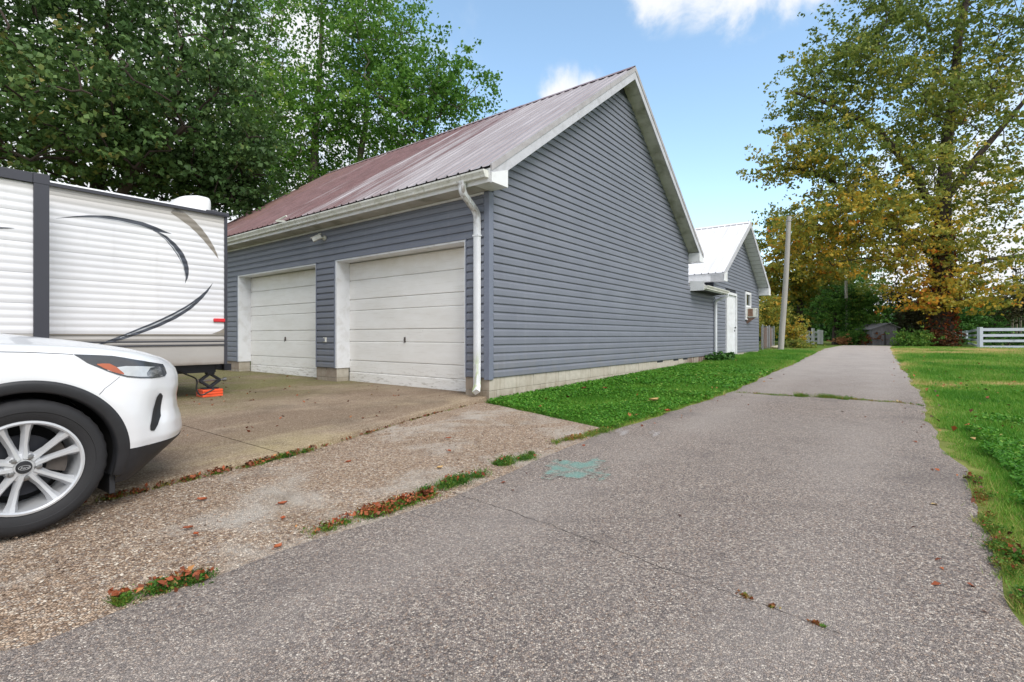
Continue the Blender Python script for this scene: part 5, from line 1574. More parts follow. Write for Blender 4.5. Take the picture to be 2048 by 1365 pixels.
def foliage(C, Hh, per, rc, size, seed, flat=0.6, up=0.5, hspread=0.10, droop=0.2, sj=0.3):
    r = np.random.default_rng(seed); N = len(C) * per
    base = np.repeat(C, per, 0); hue = np.repeat(Hh, per) + r.normal(0, hspread, N)
    rr = rc * r.uniform(0.65, 1.35, len(C)).repeat(per)
    # leaves sit in sprays on twigs, the twigs fill the clump
    tw = max(2, per // 13); nt_ = len(C) * tw
    tof = r.normal(size=(nt_, 3)) * np.array([1, 1, flat]) * (rc * 0.62); tof = tof.reshape(len(C), tw, 3)
    pickt = r.integers(0, tw, N); ci = np.repeat(np.arange(len(C)), per)
    off = tof[ci, pickt] + r.normal(size=(N, 3)) * np.array([1, 1, flat * 0.8]) * rr[:, None] * 0.15
    hue = hue + r.normal(0, 0.06, (len(C), tw))[ci, pickt]
    sz = size * r.uniform(1 - sj, 1 + sj, N)
    return leaf_quads(base + off, sz, up=up, droop=droop), np.clip(hue, 0, 1)
def tree(name, label, trunks, lobes, per, rc, size, leaf, bark, seed, group=None, cat='tree', up=0.5, flat=0.6, droop=0.2, hspread=0.10, wmin=0.0, extra=None, sag=0.12):
    base = trunks[0][0][0]
    t = thing(name, label, cat, (float(base[0]), float(base[1]), float(base[2])), 0, group)
    C, Hh = clumps(lobes, seed)
    nodes, par, rad, fixed = skeleton(trunks, C, seed + 1, sag)
    org = np.array(base)
    me = wood_mesh('trunk', nodes - org, par, rad, fixed, wmin)
    obj('trunk', me, bark, t, smooth='all')
    V, hue = foliage(C - org, Hh, per, rc, size, seed + 2, flat, up, hspread, droop)
    o = obj('crown', fastmesh('crown', V, 4, {'hue': hue}), leaf, t)
    return t
def gz(x, y): return float(g(x, y))
def stem(x, y, pts, dz=-0.1):
    """trunk polyline from the ground: pts = (dx, dy, z, radius)"""
    z0 = gz(x, y)
    return [((x + a, y + b, z0 + (dz if i == 0 else c)), r) for i, (a, b, c, r) in enumerate(pts)]

# dark maple that hangs over the trailer
mx, my = -13.5, 15.5
tree('maple_tree', 'dark bronze green maple hanging over the white trailer', [stem(mx, my, [(0, 0, 0, 0.38), (0.1, 0, 1.4, 0.33), (0.1, 0.1, 3.0, 0.28), (0.5, 0.1, 5.0, 0.22), (0.7, 0.2, 7.5, 0.16), (0.8, 0.2, 10, 0.09), (0.8, 0.2, 12.5, 0.04)]),
      stem(mx, my, [(0.1, 0, 2.4, 0.2), (1.4, -0.8, 4.2, 0.17), (3.0, -1.6, 5.6, 0.12), (4.8, -2.2, 6.6, 0.07)], 2.4)],
     [lobe(60, 60, 14.5, 230, 210, 4.0, 150, 0.38), lobe(300, 40, 15, 190, 150, 3.6, 105, 0.40), lobe(130, 240, 13.5, 260, 130, 3.4, 150, 0.54), lobe(380, 230, 14.5, 150, 110, 3.0, 74, 0.42),
      lobe(300, 330, 15.0, 200, 60, 2.8, 76, 0.42), lobe(470, 330, 15.5, 80, 70, 2.0, 32, 0.4), lobe(440, 390, 15.5, 70, 40, 1.6, 24, 0.3), lobe(-200, 150, 14, 220, 260, 3.6, 90, 0.36), lobe(-60, -250, 15, 380, 160, 4.2, 70, 0.36)],
     80, 0.82, 0.15, 'maple_dark', 'bark_dark', 21, up=0.7, flat=0.5, droop=0.35, hspread=0.10)

# green maple with several stems behind the garage
tx, ty = -11.6, 28.0
tr = [stem(tx, ty, [(0, 0, 0, 0.42), (0.1, 0, 4.0, 0.34), (0.4, 0, 8.0, 0.27), (0.5, 0.2, 12.0, 0.20), (0.8, 0.2, 16.5, 0.12), (0.9, 0.2, 21, 0.05)]),
      stem(tx - 2.9, ty + 0.3, [(0, 0, 0, 0.33), (-0.1, 0, 4, 0.28), (-0.4, 0, 8.0, 0.22), (-1.0, 0.2, 12, 0.15), (-1.6, 0.2, 17, 0.07)]),
      stem(tx + 2.0, ty + 0.5, [(0, 0, 0, 0.34), (0.1, 0, 4.5, 0.28), (0.5, 0, 8.5, 0.22), (1.2, 0.2, 13, 0.15), (1.5, 0.2, 18, 0.07)]),
      stem(tx - 4.4, ty, [(0, 0, 0, 0.30), (-0.2, 0, 4, 0.26), (-0.9, 0, 8.5, 0.20), (-2.0, 0.2, 13, 0.13), (-2.8, 0.2, 18, 0.06)]),
      stem(tx + 4.0, ty + 1.0, [(0, 0, 0, 0.30), (0.3, 0, 5, 0.25), (1.2, 0, 9.0, 0.19), (2.6, 0.2, 13, 0.12), (3.4, 0.2, 17, 0.05)])]
tree('silver_maple', 'tall bright green maple with several trunks rising behind the garage roof', tr,
     [lobe(640, 60, 28, 220, 190, 4.5, 130, 0.52), lobe(760, 90, 28, 95, 110, 4.0, 52, 0.45), lobe(880, 190, 28, 75, 70, 3.0, 40, 0.42), lobe(920, 190, 27.5, 45, 35, 2.0, 13, 0.4), lobe(760, 230, 28, 140, 80, 4.0, 74, 0.5),
      lobe(560, 230, 28, 160, 110, 4.0, 84, 0.6), lobe(640, 330, 28.5, 170, 60, 3.5, 64, 0.56), lobe(520, 370, 28.5, 110, 50, 3.0, 40, 0.5), lobe(440, 90, 28.5, 120, 200, 3.5, 60, 0.62), lobe(620, -180, 28, 330, 130, 5.0, 60, 0.5), lobe(850, 285, 27.5, 70, 30, 2.0, 16, 0.4)],
     92, 1.3, 0.19, 'maple_green', 'bark_grey', 33, up=0.5, flat=0.7, droop=0.3, sag=0.06)

# huge autumn tree at the far right
SY = 38.0
sx = (1884 - 1024) / F * SY
syc = tree('sycamore_tree', 'huge yellowing tree with a vine covered trunk at the right', [stem(sx, SY, [(0, 0, 0, 1.00), (0, 0, 0.8, 0.74), (0.0, 0, 3, 0.66), (0.05, 0, 7.5, 0.58), (0.1, 0, 11, 0.48), (0.3, 0, 15, 0.38), (0.9, 0, 19, 0.32), (1.3, 0, 24, 0.26), (2.6, 0, 29, 0.16), (3.2, 0, 34, 0.07)]),
      stem(sx, SY, [(0, 0, 9, 0.30), (-2.5, -0.4, 13, 0.27), (-5.5, -0.8, 16.2, 0.20), (-9.5, -1.0, 18, 0.13), (-12, -1, 18.8, 0.07)], 9),
      stem(sx, SY, [(0, 0, 6.5, 0.28), (-4, 0.3, 9.5, 0.23), (-8.5, 0.6, 13.0, 0.16), (-12.5, 0.6, 14.0, 0.08)], 6.5),
      stem(sx, SY, [(0.2, 0, 11, 0.27), (3.0, 0.3, 14.5, 0.23), (6.5, 0.5, 18.5, 0.15), (9.5, 0.5, 22, 0.07)], 11),
      stem(sx, SY, [(0, 0, 5.2, 0.2), (4, 0.3, 6.6, 0.17), (8.5, 0.3, 7.2, 0.12), (12.5, 0.3, 7.9, 0.06)], 5.2)],
     [lobe(1960, 40, SY, 200, 130, 5.5, 105, 0.26), lobe(1760, 60, SY, 120, 75, 4.5, 56, 0.28), lobe(1680, 130, SY - 1, 110, 60, 4.0, 46, 0.3), lobe(1650, 215, SY - 1, 85, 45, 3.5, 30, 0.34),
      lobe(1580, 315, SY - 1, 62, 34, 2.4, 24, 0.5), lobe(1670, 310, SY - 1, 80, 55, 3.5, 34, 0.38), lobe(1800, 220, SY, 130, 100, 5.0, 76, 0.34), lobe(1960, 230, SY, 130, 110, 5.0, 66, 0.38),
      lobe(1780, 360, SY - 1, 130, 70, 4.5, 60, 0.42), lobe(1960, 380, SY, 110, 80, 4.5, 50, 0.42), lobe(1700, 430, SY - 1, 110, 60, 4.0, 54, 0.52), lobe(1640, 480, SY - 1, 95, 60, 3.5, 48, 0.6),
      lobe(1790, 480, SY - 1, 120, 65, 4.0, 58, 0.56), lobe(1960, 500, SY - 1, 100, 55, 3.5, 30, 0.45), lobe(1955, 580, SY - 1.5, 80, 40, 2.6, 32, 0.6), lobe(1840, 580, SY - 1.5, 40, 45, 1.8, 16, 0.7), lobe(2120, 200, SY, 130, 240, 5, 50, 0.45), lobe(1900, -160, SY, 260, 110, 5.5, 50, 0.36)],
     80, 1.6, 0.26, 'sycamore', 'bark_dark', 45, up=0.45, flat=0.55, droop=0.25, hspread=0.085)
# vine on the trunk and foot of the tree
r_ = np.random.default_rng(5); N = 1900
hgt = r_.uniform(0, 1, N) ** 0.9 * 9.5; ang = r_.uniform(0, 2 * math.pi, N)
rad_ = (0.72 + 0.25 * r_.random(N)) * (1 - 0.02 * hgt) + 0.35 * (np.abs(np.sin(hgt * 0.9 + 1)) * r_.random(N)) * (hgt < 6)
V = leaf_quads(np.stack([np.cos(ang) * rad_, np.sin(ang) * rad_, hgt], 1), r_.uniform(0.16, 0.34, N), up=0.2)
tag(obj('vine', fastmesh('vine', V, 4, {'hue': np.clip(r_.normal(0.32, 0.30, N), 0, 1)}), 'vine', syc), 'reddening vine climbing the trunk')

# trees and shrubs round the end of the drive
def bush(name, label, u, v, Y, ru, rv, n, per, rc, size, leaf, hue, seed, cat='shrub', group=None, bark='bark_dark', trunk=0.05, flat=0.7, rd=None, tz=None):
    c = at(u, v, Y); x, y = c.x, c.y; z0 = gz(x, y)
    top = max(0.3, c.z - z0)
    st = [stem(x, y, [(0, 0, 0, trunk), (0.02, 0, top * 0.4, trunk * 0.8), (0.05, 0, top * 0.8, trunk * 0.5)])]
    lb_ = [lobe(u, v, Y, ru, rv, rd if rd else ru * Y / F * 0.8, n, hue)]
    # keep the leaves above the ground
    t = tree(name, label, st, lb_, per, rc, size, leaf, bark, seed, group, cat, flat=flat)
    return t
def big(name, label, u, Y, trunk, lobes, per, rc, size, leaf, seed, bark='bark_dark', top=6, cat='tree', group=None, lean=0.0):
    x = (u - 1024) / F * Y
    return tree(name, label, [stem(x, Y, [(0, 0, 0, trunk), (lean * 0.3, 0, top * 0.3, trunk * 0.85), (lean * 0.7, 0, top * 0.65, trunk * 0.6), (lean, 0, top, trunk * 0.3)])], lobes, per, rc, size, leaf, bark, seed, group, cat)
GB = 'trees at the end of the drive'
big('golden_tree', 'olive and gold tree behind the leaning utility pole', 1600, 52, 0.35,
    [lobe(1580, 460, 52, 60, 55, 3, 34, 0.38), lobe(1610, 540, 51, 85, 60, 4, 70, 0.62), lobe(1560, 570, 52, 50, 60, 3, 36, 0.5), lobe(1660, 600, 52, 70, 45, 3.5, 46, 0.34), lobe(1540, 640, 50, 26, 30, 1.6, 16, 0.4)], 105, 1.4, 0.28, 'sycamore', 61, top=10, group=GB)
big('dark_tree', 'dark green leafy tree filling the gap left of the thin pole', 1620, 58, 0.35,
    [lobe(1600, 610, 58, 80, 50, 3, 60, 0.42), lobe(1660, 560, 58, 70, 60, 3, 60, 0.5), lobe(1730, 560, 60, 50, 45, 3, 30, 0.3), lobe(1570, 630, 56, 30, 28, 2, 20, 0.4)], 95, 1.3, 0.28, 'hedge_green', 62, top=6, group=GB)
big('leafy_tree', 'low bright green tree with short dark trunk beside the road end', 1672, 43, 0.34,
    [lobe(1655, 625, 43, 42, 34, 1.6, 34, 0.46), lobe(1700, 618, 43, 45, 40, 1.7, 40, 0.5), lobe(1735, 630, 42.5, 36, 30, 1.4, 28, 0.58), lobe(1725, 592, 43, 34, 16, 1.2, 18, 0.86), lobe(1680, 590, 43.5, 36, 20, 1.4, 18, 0.35)], 110, 0.7, 0.17, 'hedge_green', 63, top=3.4, group=GB)
big('bare_evergreen', 'dull brown evergreen leaning over the weathered shed', 1806, 41, 0.16,
    [lobe(1812, 594, 41.5, 34, 18, 1.4, 16, 0.35), lobe(1822, 632, 41, 34, 30, 1.2, 26, 0.55), lobe(1830, 662, 40.5, 26, 18, 1.0, 12, 0.5)], 170, 0.8, 0.15, 'evergreen', 64, top=3.6, lean=0.5, group=GB)
for k, (u, Y, top) in enumerate(((1812, 40.8, 3.2), (1822, 40.9, 3.0), (1796, 41.1, 2.6))):
    x = (u - 1024) / F * Y; z0 = gz(x, Y)
    tag(MB().tube([(x, Y, z0 - 0.1), (x + 0.08, Y, z0 + top * 0.5), (x - 0.15 + 0.2 * k, Y, z0 + top)], [0.10, 0.07, 0.03], 7).build('sapling_trunk', 'bark_grey', smooth=True),
        ['middle bare trunk beside the weathered shed', 'right bare trunk beside the weathered shed', 'left bare trunk against the weathered shed'][k], 'tree trunk', 'bare trunks by the shed')
big('scrub_tree', 'dark scrubby tree behind the white rail fence', 1990, 57, 0.2,
    [lobe(1990, 630, 57, 70, 34, 2.4, 50, 0.2), lobe(2060, 610, 57, 60, 60, 2.5, 40, 0.3), lobe(1930, 640, 57, 40, 28, 1.8, 26, 0.3)], 160, 1.0, 0.2, 'hedge_green', 65, top=3.0, group=GB)
big('brown_scrub', 'brownish scrub tree at the right edge above the fence', 2052, 36, 0.14,
    [lobe(2048, 610, 36, 34, 36, 1.2, 26, 0.6), lobe(2075, 570, 36, 30, 40, 1.2, 16, 0.5)], 130, 0.8, 0.16, 'evergreen', 66, top=3.6, group=GB)
for k, (u, v1) in enumerate(((2032, 505), (2040, 520), (2024, 540))):
    Y = 44 + k; x = (u - 1024) / F * Y; z0 = gz(x, Y); zt_ = H - (v1 - HZ) / F * Y
    tag(MB().tube([(x, Y, z0 - 0.1), (x + 0.1, Y, (z0 + zt_) / 2), (x - 0.1 + 0.1 * k, Y, zt_)], [0.10, 0.07, 0.02], 6).build('bare_sapling', 'bark_grey', smooth=True),
        ['tallest bare sapling at the right edge', 'rightmost bare sapling at the right edge', 'leftmost bare sapling at the right edge'][k], 'sapling', 'bare saplings at the right edge')
bush('roadside_shrub', 'bright green shrub at the foot of the thin pole', 1716, 674, 41, 22, 12, 20, 190, 0.6, 0.12, 'hedge_green', 0.5, 71)
bush('rust_shrub', 'rusty orange shrub beside the weathered shed', 1742, 680, 40.5, 18, 8, 16, 150, 0.45, 0.11, 'rust_bush', 0.55, 72)
bush('tan_shrub', 'small tan shrub between the trunk and the thin pole', 1684, 682, 41, 9, 7, 8, 130, 0.4, 0.10, 'rust_bush', 0.9, 73)
bush('fern_shrub', 'low bright green shrub left of the vine covered trunk', 1826, 680, 36, 28, 11, 20, 170, 0.6, 0.13, 'hedge_green', 0.6, 74)
bush('tree_foot_shrub', 'mixed red and green undergrowth at the foot of the huge tree', 1876, 680, 36.5, 26, 12, 18, 130, 0.7, 0.14, 'vine', 0.2, 75)
bush('pole_brush', 'brown and green brush behind the foot of the utility pole', 1590, 664, 33, 18, 20, 16, 150, 0.5, 0.12, 'sycamore', 0.62, 76)
bush('pole_brush_low', 'low yellow green brush at the right of the utility pole', 1606, 690, 31, 30, 4, 16, 150, 0.32, 0.10, 'sycamore', 0.4, 77)
bush('corner_brush', 'yellow green brush between the outbuilding and the utility pole', 1540, 640, 34, 16, 46, 26, 170, 0.7, 0.14, 'sycamore', 0.5, 78)
bush('fence_brush', 'dark brush growing through the white rail fence', 2015, 684, 30.0, 44, 10, 14, 120, 0.5, 0.12, 'hedge_green', 0.35, 79, rd=1.0)
bush('fence_brush_left', 'green brush hiding the far end of the white rail fence', 1925, 688, 44, 14, 6, 6, 120, 0.5, 0.13, 'hedge_green', 0.35, 80)
# far wood that closes the view
r_ = np.random.default_rng(9); N = 60000
fx_ = r_.uniform(28, 130, N); fy_ = r_.uniform(72, 84, N) + 0.0
hmax = 4.6 + 1.6 * np.sin(fx_ * 0.31) + 1.2 * np.sin(fx_ * 0.83 + 1) + 0.8 * np.sin(fx_ * 1.9)
fz_ = 0.3 + r_.uniform(0, 1, N) ** 0.8 * hmax
V = leaf_quads(np.stack([fx_, fy_, fz_], 1), r_.uniform(0.35, 0.75, N), up=0.4)
hh_ = np.clip(0.3 + 0.2 * np.sin(fx_ * 0.5) + r_.normal(0, 0.15, N), 0, 1)
tag(obj('far_wood', fastmesh('far_wood', V, 4, {'hue': hh_}), 'hedge_green'), 'far off green wood beyond the end of the drive', 'wood', kind='stuff')
N = 40000
fx_ = r_.uniform(-75, -14, N); fy_ = r_.uniform(50, 58, N); hmax = 5.0 + 1.5 * np.sin(fx_ * 0.3)
V = leaf_quads(np.stack([fx_, fy_, 0.3 + r_.uniform(0, 1, N) ** 0.8 * hmax], 1), r_.uniform(0.35, 0.7, N), up=0.4)
tag(obj('far_hedge', fastmesh('far_hedge', V, 4, {'hue': np.clip(r_.normal(0.35, 0.18, N), 0, 1)}), 'hedge_green'), 'far off hedge behind the garage and trailer', 'wood', kind='stuff')

# ------------------------------------------------------------------ poles, fences, shed
b0 = G(1561, 699); Yp = b0[1]
t0 = at(1578, 433, Yp)
up_ = thing('utility_pole', 'leaning weathered grey utility pole beside the lawn', 'utility pole', tuple(b0))
rel = np.array(t0[:]) - b0
prof = [(tuple(rel * w + np.array([0.05 * math.sin(math.pi * w), 0, -0.15 if w == 0 else 0])), 0.155 - 0.045 * w) for w in np.linspace(0, 1, 8)]
MB().tube([p for p, r in prof], [r for p, r in prof], 14).build('pole', 'pole_wood', up_, smooth=True)
MB().tube([tuple(rel * 0.93 + np.array([-0.13, 0, 0])), tuple(rel * 0.955 + np.array([-0.13, 0, 0]))], 0.02, 6).build('bolt', 'galvanised', up_)
MB().lathe([(0.128, -0.03), (0.135, -0.03), (0.135, 0.03), (0.128, 0.03)], tuple(rel * 0.965), 'z', 14, close=True).build('pole_band', 'galvanised', up_)
MB().tube([tuple(rel * 0.95), (4.0, 2.6, rel[2] + 1.9), (9.0, 6.0, rel[2] + 5.2)], 0.007, 4).build('wire', 'galvanised', up_)
st_ = G(1552, 697)
sm = MB()
P = []
for i in range(7):
    ring_ = []
    for k in range(11):
        w = 2 * math.pi * k / 10; r1 = math.sin(math.pi * (i + 0.3) / 6.6)
        ring_.append((-0.30 + i * 0.10, r1 * 0.13 * math.cos(w), 0.07 + r1 * 0.10 * math.sin(w) + 0.02 * math.sin(i * 2)))
    P.append(ring_)
so_ = MB().grid(np.array(P)).build('pale_rock', 'stone_pale', smooth='all'); so_.location = tuple(st_); so_.rotation_euler = (0, 0, -0.5)
tag(so_, 'long pale rock lying at the foot of the utility pole', 'rock')
# thin vine-wrapped pole near the end of the drive
b1 = G(1694, 690); Y1 = b1[1]; t1 = at(1692, 562, Y1)
tp = thing('thin_pole', 'thin vine wrapped pole standing at the end of the drive', 'pole', tuple(b1))
rel = np.array(t1[:]) - b1
MB().tube([(0, 0, -0.1), tuple(rel * 0.5), tuple(rel)], [0.13, 0.115, 0.10], 10).build('pole', 'pole_wood', tp, smooth=True)
N = 2600; hh = r_.uniform(0, 1, N) ** 1.3 * rel[2] * 0.72; an_ = r_.uniform(0, 6.28, N); rr = 0.14 + r_.random(N) * 0.22 * (1.2 - hh / rel[2])
V = leaf_quads(np.stack([np.cos(an_) * rr + rel[0] * hh / rel[2], np.sin(an_) * rr, hh], 1), r_.uniform(0.08, 0.16, N), up=0.2)
obj('vine', fastmesh('vine', V, 4, {'hue': np.clip(r_.normal(0.3, 0.2, N), 0, 1)}), 'hedge_green', tp)
# weathered shed
b2 = G(1752, 691); Y2 = b2[1] + 0.4
shed = thing('wooden_shed', 'small weathered grey wooden shed at the end of the drive', 'shed', (b2[0], Y2, b2[2]))
SW = (1799 - 1750) / F * Y2; SH = 0.042 * Y2
nb = 9
for k in range(nb):
    x0 = SW * k / nb; x1 = SW * (k + 1) / nb - 0.012
    ht = lambda x: SH * (0.78 + 0.22 * (1 - abs(x / SW - 0.62) / 0.62))
    MB().prism([(x0, -0.1), (x1, -0.1), (x1, ht(x1)), (x0, ht(x0))], 1, 0, 0.03).build('wall_board', 'weathered_wood', shed)
MB().prism([(0, -0.1), (SW, -0.1), (SW, SH * 0.8), (SW * 0.62, SH * 0.97), (0, SH * 0.76)], 1, 0.035, 1.9).build('shed_body', 'weathered_wood', shed)
dr_ = MB().box(SW * 0.56, SW * 0.92, -0.035, -0.004, 0.0, SH * 0.66).build('shed_door', 'weathered_wood', shed)
MB().box(SW * 0.86, SW * 0.89, -0.06, -0.035, SH * 0.3, SH * 0.38).build('latch', 'dark_steel', dr_)
MB().box(SW * 0.49, SW * 0.53, -0.03, -0.004, 0.0, SH * 0.66).build('door_post', 'dark_wood', shed)
MB().box(SW * 0.04, SW * 0.49, -0.02, -0.004, SH * 0.62, SH * 0.68).build('batten', 'weathered_wood', shed)
for a, b in (((-0.22, SH * 0.74), (SW * 0.62, SH * 1.03)), ((SW * 0.62, SH * 1.03), (SW + 0.2, SH * 0.80))):
    MB().prism([a, b, (b[0], b[1] + 0.05), (a[0], a[1] + 0.05)], 1, -0.18, 2.1).build('shed_roof', 'weathered_wood', shed)
# right rail fence: posts and rails
fp = [(2072, 700.5), (1960, 697.5), (1930, 690), (1908, 687)]
fpts = [G(u, v) for u, v in fp]
fpts = [np.array([fpts[1][0] + 4.4, fpts[1][1] - 0.5, 0]), fpts[1], np.array([43.6, 48.0, 0]), np.array([46.2, 52.3, 0])]
for p in fpts: p[2] = gz(p[0], p[1])
wfz = thing('rail_fence', 'pale white four rail fence at the right edge of the lawn', 'fence', tuple(fpts[1]))
o_ = fpts[1]
for p in fpts:
    q = p - o_; MB().box(q[0] - 0.095, q[0] + 0.095, q[1] - 0.095, q[1] + 0.095, q[2] - 0.1, q[2] + 1.24).build('post', 'fence_white', wfz, bevel=0.008)
for a, b in zip(fpts[:-1], fpts[1:]):
    a_, b_ = a - o_, b - o_
    for zz, hgt_ in ((1.12, 0.17), (0.78, 0.15), (0.46, 0.14), (0.12, 0.12)):
        d = Vector(b_ - a_).normalized(); s0 = Vector(a_) + d * 0.10 + Vector((0, -0.0, zz)); s1 = Vector(b_) - d * 0.10 + Vector((0, 0, zz - 0.02))
        MB().add(*obox((s0 + s1) / 2, s1 - s0, ((s1 - s0).length, 0.04, hgt_))).build('rail', 'fence_white', wfz)
# far white fence left of the road end
YF = 47.0
ff = thing('white_fence', 'white board fence beyond the utility pole', 'fence', ((1588 - 1024) / F * YF, YF, gz((1588 - 1024) / F * YF, YF)))
zb = H - (688 - HZ) / F * YF - gz((1588 - 1024) / F * YF, YF)
def fu(u): return (u - 1588) / F * YF
for u, v0 in ((1589, 663), (1604, 663), (1616, 662), (1626, 657), (1638, 660), (1643, 661)):
    MB().box(fu(u) - 0.10, fu(u) + 0.10, -0.1, 0.1, -0.2, (HZ - v0) / F * YF + H - gz(14, YF)).build('post', 'far_fence_white', ff)
for z0, z1 in ((0.98, 1.2), (0.56, 0.76), (0.16, 0.34)):
    MB().box(fu(1588) , fu(1645), 0.101, 0.14, z0, z1).build('rail', 'far_fence_white', ff)
# board gate and chain-link panel behind the outbuilding
gp0 = G(1523, 699); gp1 = G(1546, 695)
cg = thing('board_gate', 'brown weathered board gate behind a wire panel by the outbuilding', 'gate', tuple(gp0))
dv = gp1 - gp0; Lg = float(np.hypot(dv[0], dv[1])); ag = math.atan2(dv[1], dv[0]); cg.rotation_euler = (0, 0, ag)
hg = (700 - 652) / F * gp0[1]
nbg = 7
for k in range(nbg):
    MB().box(Lg * k / nbg + 0.006, Lg * (k + 1) / nbg - 0.006, 0.0, 0.025, 0.05, hg * (0.96 + 0.04 * math.sin(k * 5))).build('board', 'brown_board' if k % 3 else 'weathered_wood', cg)
for x in (0.0, Lg * 0.55, Lg):
    MB().tube([(x, -0.06, -0.1), (x, -0.06, hg + 0.05)], 0.03, 8).build('post', 'galvanised', cg)
cw = MB(); nW = 22
for k in range(nW):
    for sgn in (1, -1):
        x0 = Lg * k / nW; x1 = min(max(x0 + sgn * hg, 0), Lg); zt_ = abs(x1 - x0)
        cw.tube([(x0, -0.06, 0.0), (x1, -0.06, zt_)], 0.003, 3, caps=False)
        if zt_ < hg - 0.02: cw.tube([(x1, -0.06, zt_), (x1 - sgn * min(hg - zt_, Lg), -0.06, min(hg, zt_ + Lg))], 0.003, 3, caps=False)
o = cw.build('wire_mesh', 'galvanised', cg); tag(o, kind='stuff')

# ------------------------------------------------------------------ grass
def scatter(n, p0, p1, q0, q1, ok, power=1.0):
    """random (p, q) points weighted to the camera"""
    P = []; got = 0
    while got < n:
        p = rng.uniform(p0, p1, n * 2); q = rng.uniform(q0, q1, n * 2)
        x, y = xy(p, q); d = np.hypot(x, y)
        k = ok(p, q) & (y > 0.6) & (np.abs(x) < y * 1.15 + 1.0) & (rng.random(n * 2) < (3.0 / np.maximum(d, 3.0)) ** power)
        P.append(np.stack([p[k], q[k]], 1)); got += int(k.sum())
    return np.concatenate(P)[:n]
left_ok = lambda p, q: (q > qL(p) + 0.02 * np.sin(p * 13)) & (q < 4.88) & (p > 5.0 + 0.33 * (q - 2.66) + 0.03 * np.sin(q * 9))
right_ok = lambda p, q: q < qR(p) - 0.03 + 0.05 * np.sin(p * 7) + 0.04 * np.sin(p * 17)
def grass(name, n, box_, ok, hmin, hmax, label, power, hue0):
    A_ = scatter(n, *box_, ok, power); p, q = A_[:, 0], A_[:, 1]; x, y = xy(p, q); d = np.hypot(x, y)
    sc = np.clip(d / 7.0, 0.9, 4.0)
    h = rng.uniform(hmin, hmax, n) * (0.8 + 0.5 * np.clip(0.5 + np.sin(p * 2.3) * np.sin(q * 2.9), 0, 1)) * np.clip(sc * 0.75, 0.8, 1.8)
    w = rng.uniform(0.004, 0.009, n) * sc
    dr = dry_at(p, q)
    hue = np.clip(hue0 + 0.5 * (fbm(p, q, 1.3) - 0.5) + rng.normal(0, 0.13, n) + 0.95 * dr * rng.uniform(0.6, 1.1, n), 0, 1)
    V = blades(np.stack([x, y, g(x, y) - 0.01], 1), h * (1 - 0.45 * dr), w, 0.9)
    tag(obj(name, fastmesh(name, V, 3, {'hue': hue}), 'grass'), label, 'grass', kind='stuff')
grass('grass_strip', 190000, (5.0, 27, 0.0, 4.9), left_ok, 0.035, 0.075, 'green grass between the garage wall and the drive', 0.9, 0.36)
grass('lawn_grass', 320000, (0.5, 40, -24, 1.5), right_ok, 0.03, 0.07, 'green and straw coloured lawn right of the drive', 1.25, 0.42)
# broad-leaved ground cover among the grass
def cover(name, n, box_, ok, label, power, dens):
    A_ = scatter(n, *box_, ok, power); p, q = A_[:, 0], A_[:, 1]
    x, y = xy(p, q); d = np.hypot(x, y); sz = rng.uniform(0.013, 0.032, n) * np.clip(d / 6, 0.75, 2.2)
    V = leaf_quads(np.stack([x, y, g(x, y) + rng.uniform(0.015, 0.075, n)], 1), sz, up=2.2, width=0.95, fold=0.08)
    hue = np.clip(0.34 + 0.25 * (fbm(p, q, 1.7) - 0.5) + rng.normal(0, 0.13, n), 0, 1)
    tag(obj(name, fastmesh(name, V, 4, {'hue': hue}), 'grass'), label, 'ground cover', kind='stuff')
nz = lambda p, q: np.sin(p * 1.7 + 1) + np.sin(q * 2.1 + p * 0.8) + 0.7 * np.sin(p * 3.9 - q * 2.7)
cover('clover_strip', 52000, (5.0, 15, 1.5, 4.9), lambda p, q: left_ok(p, q) & (fbm(p, q, 1.1) + 0.16 * (q > 4.2) + 0.1 * (p < 6.4) + rng.normal(0, 0.07, len(p)) > 0.52), 'broad leaved ground cover along the garage foundation', 0.8, 1)
cover('clover_lawn', 62000, (0.5, 12, -9, 0.5), lambda p, q: right_ok(p, q) & (fbm(p, q, 0.9) + rng.normal(0, 0.09, len(p)) - 0.35 * np.clip((p - 4) / 7, 0, 1) > 0.43) & (q < qR(p) - 0.22 * fbm(p, q, 3) * 2), 'broad leaved ground cover in the near lawn', 1.2, 1)
# taller dark plants by the link wall
for k, (x_, s_) in enumerate(((11.0, 0.26), (11.45, 0.34), (12.3, 0.24))):
    n = 170; a = rng.uniform(0, 6.28, n); rr = s_ * np.sqrt(rng.random(n))
    wx, wy = CX + D1[0] * x_ - D2[0] * 0.28, CY + D1[1] * x_ - D2[1] * 0.28
    c = np.stack([np.cos(a) * rr * 1.4, np.sin(a) * rr, rng.uniform(0.04, s_ * 0.9, n)], 1)
    pt = thing('leafy_plant', ['low leafy plant under the rusty foundation', 'largest leafy plant at the foot of the far downspout', 'small leafy plant below the outbuilding door'][k], 'plant', (wx, wy, gz(wx, wy)), 0, 'plants along the wall')
    V = leaf_quads(c, rng.uniform(0.09, 0.17, n), up=1.0, width=0.7, fold=0.12)
    obj('leaves', fastmesh('leaves', V, 4, {'hue': np.clip(rng.normal(0.2, 0.12, n), 0, 1)}), 'hedge_green', pt)
    MB().tube([(0, 0, -0.02), (0.01, 0, s_ * 0.8)], 0.008, 5).build('stem', 'bark_dark', pt)

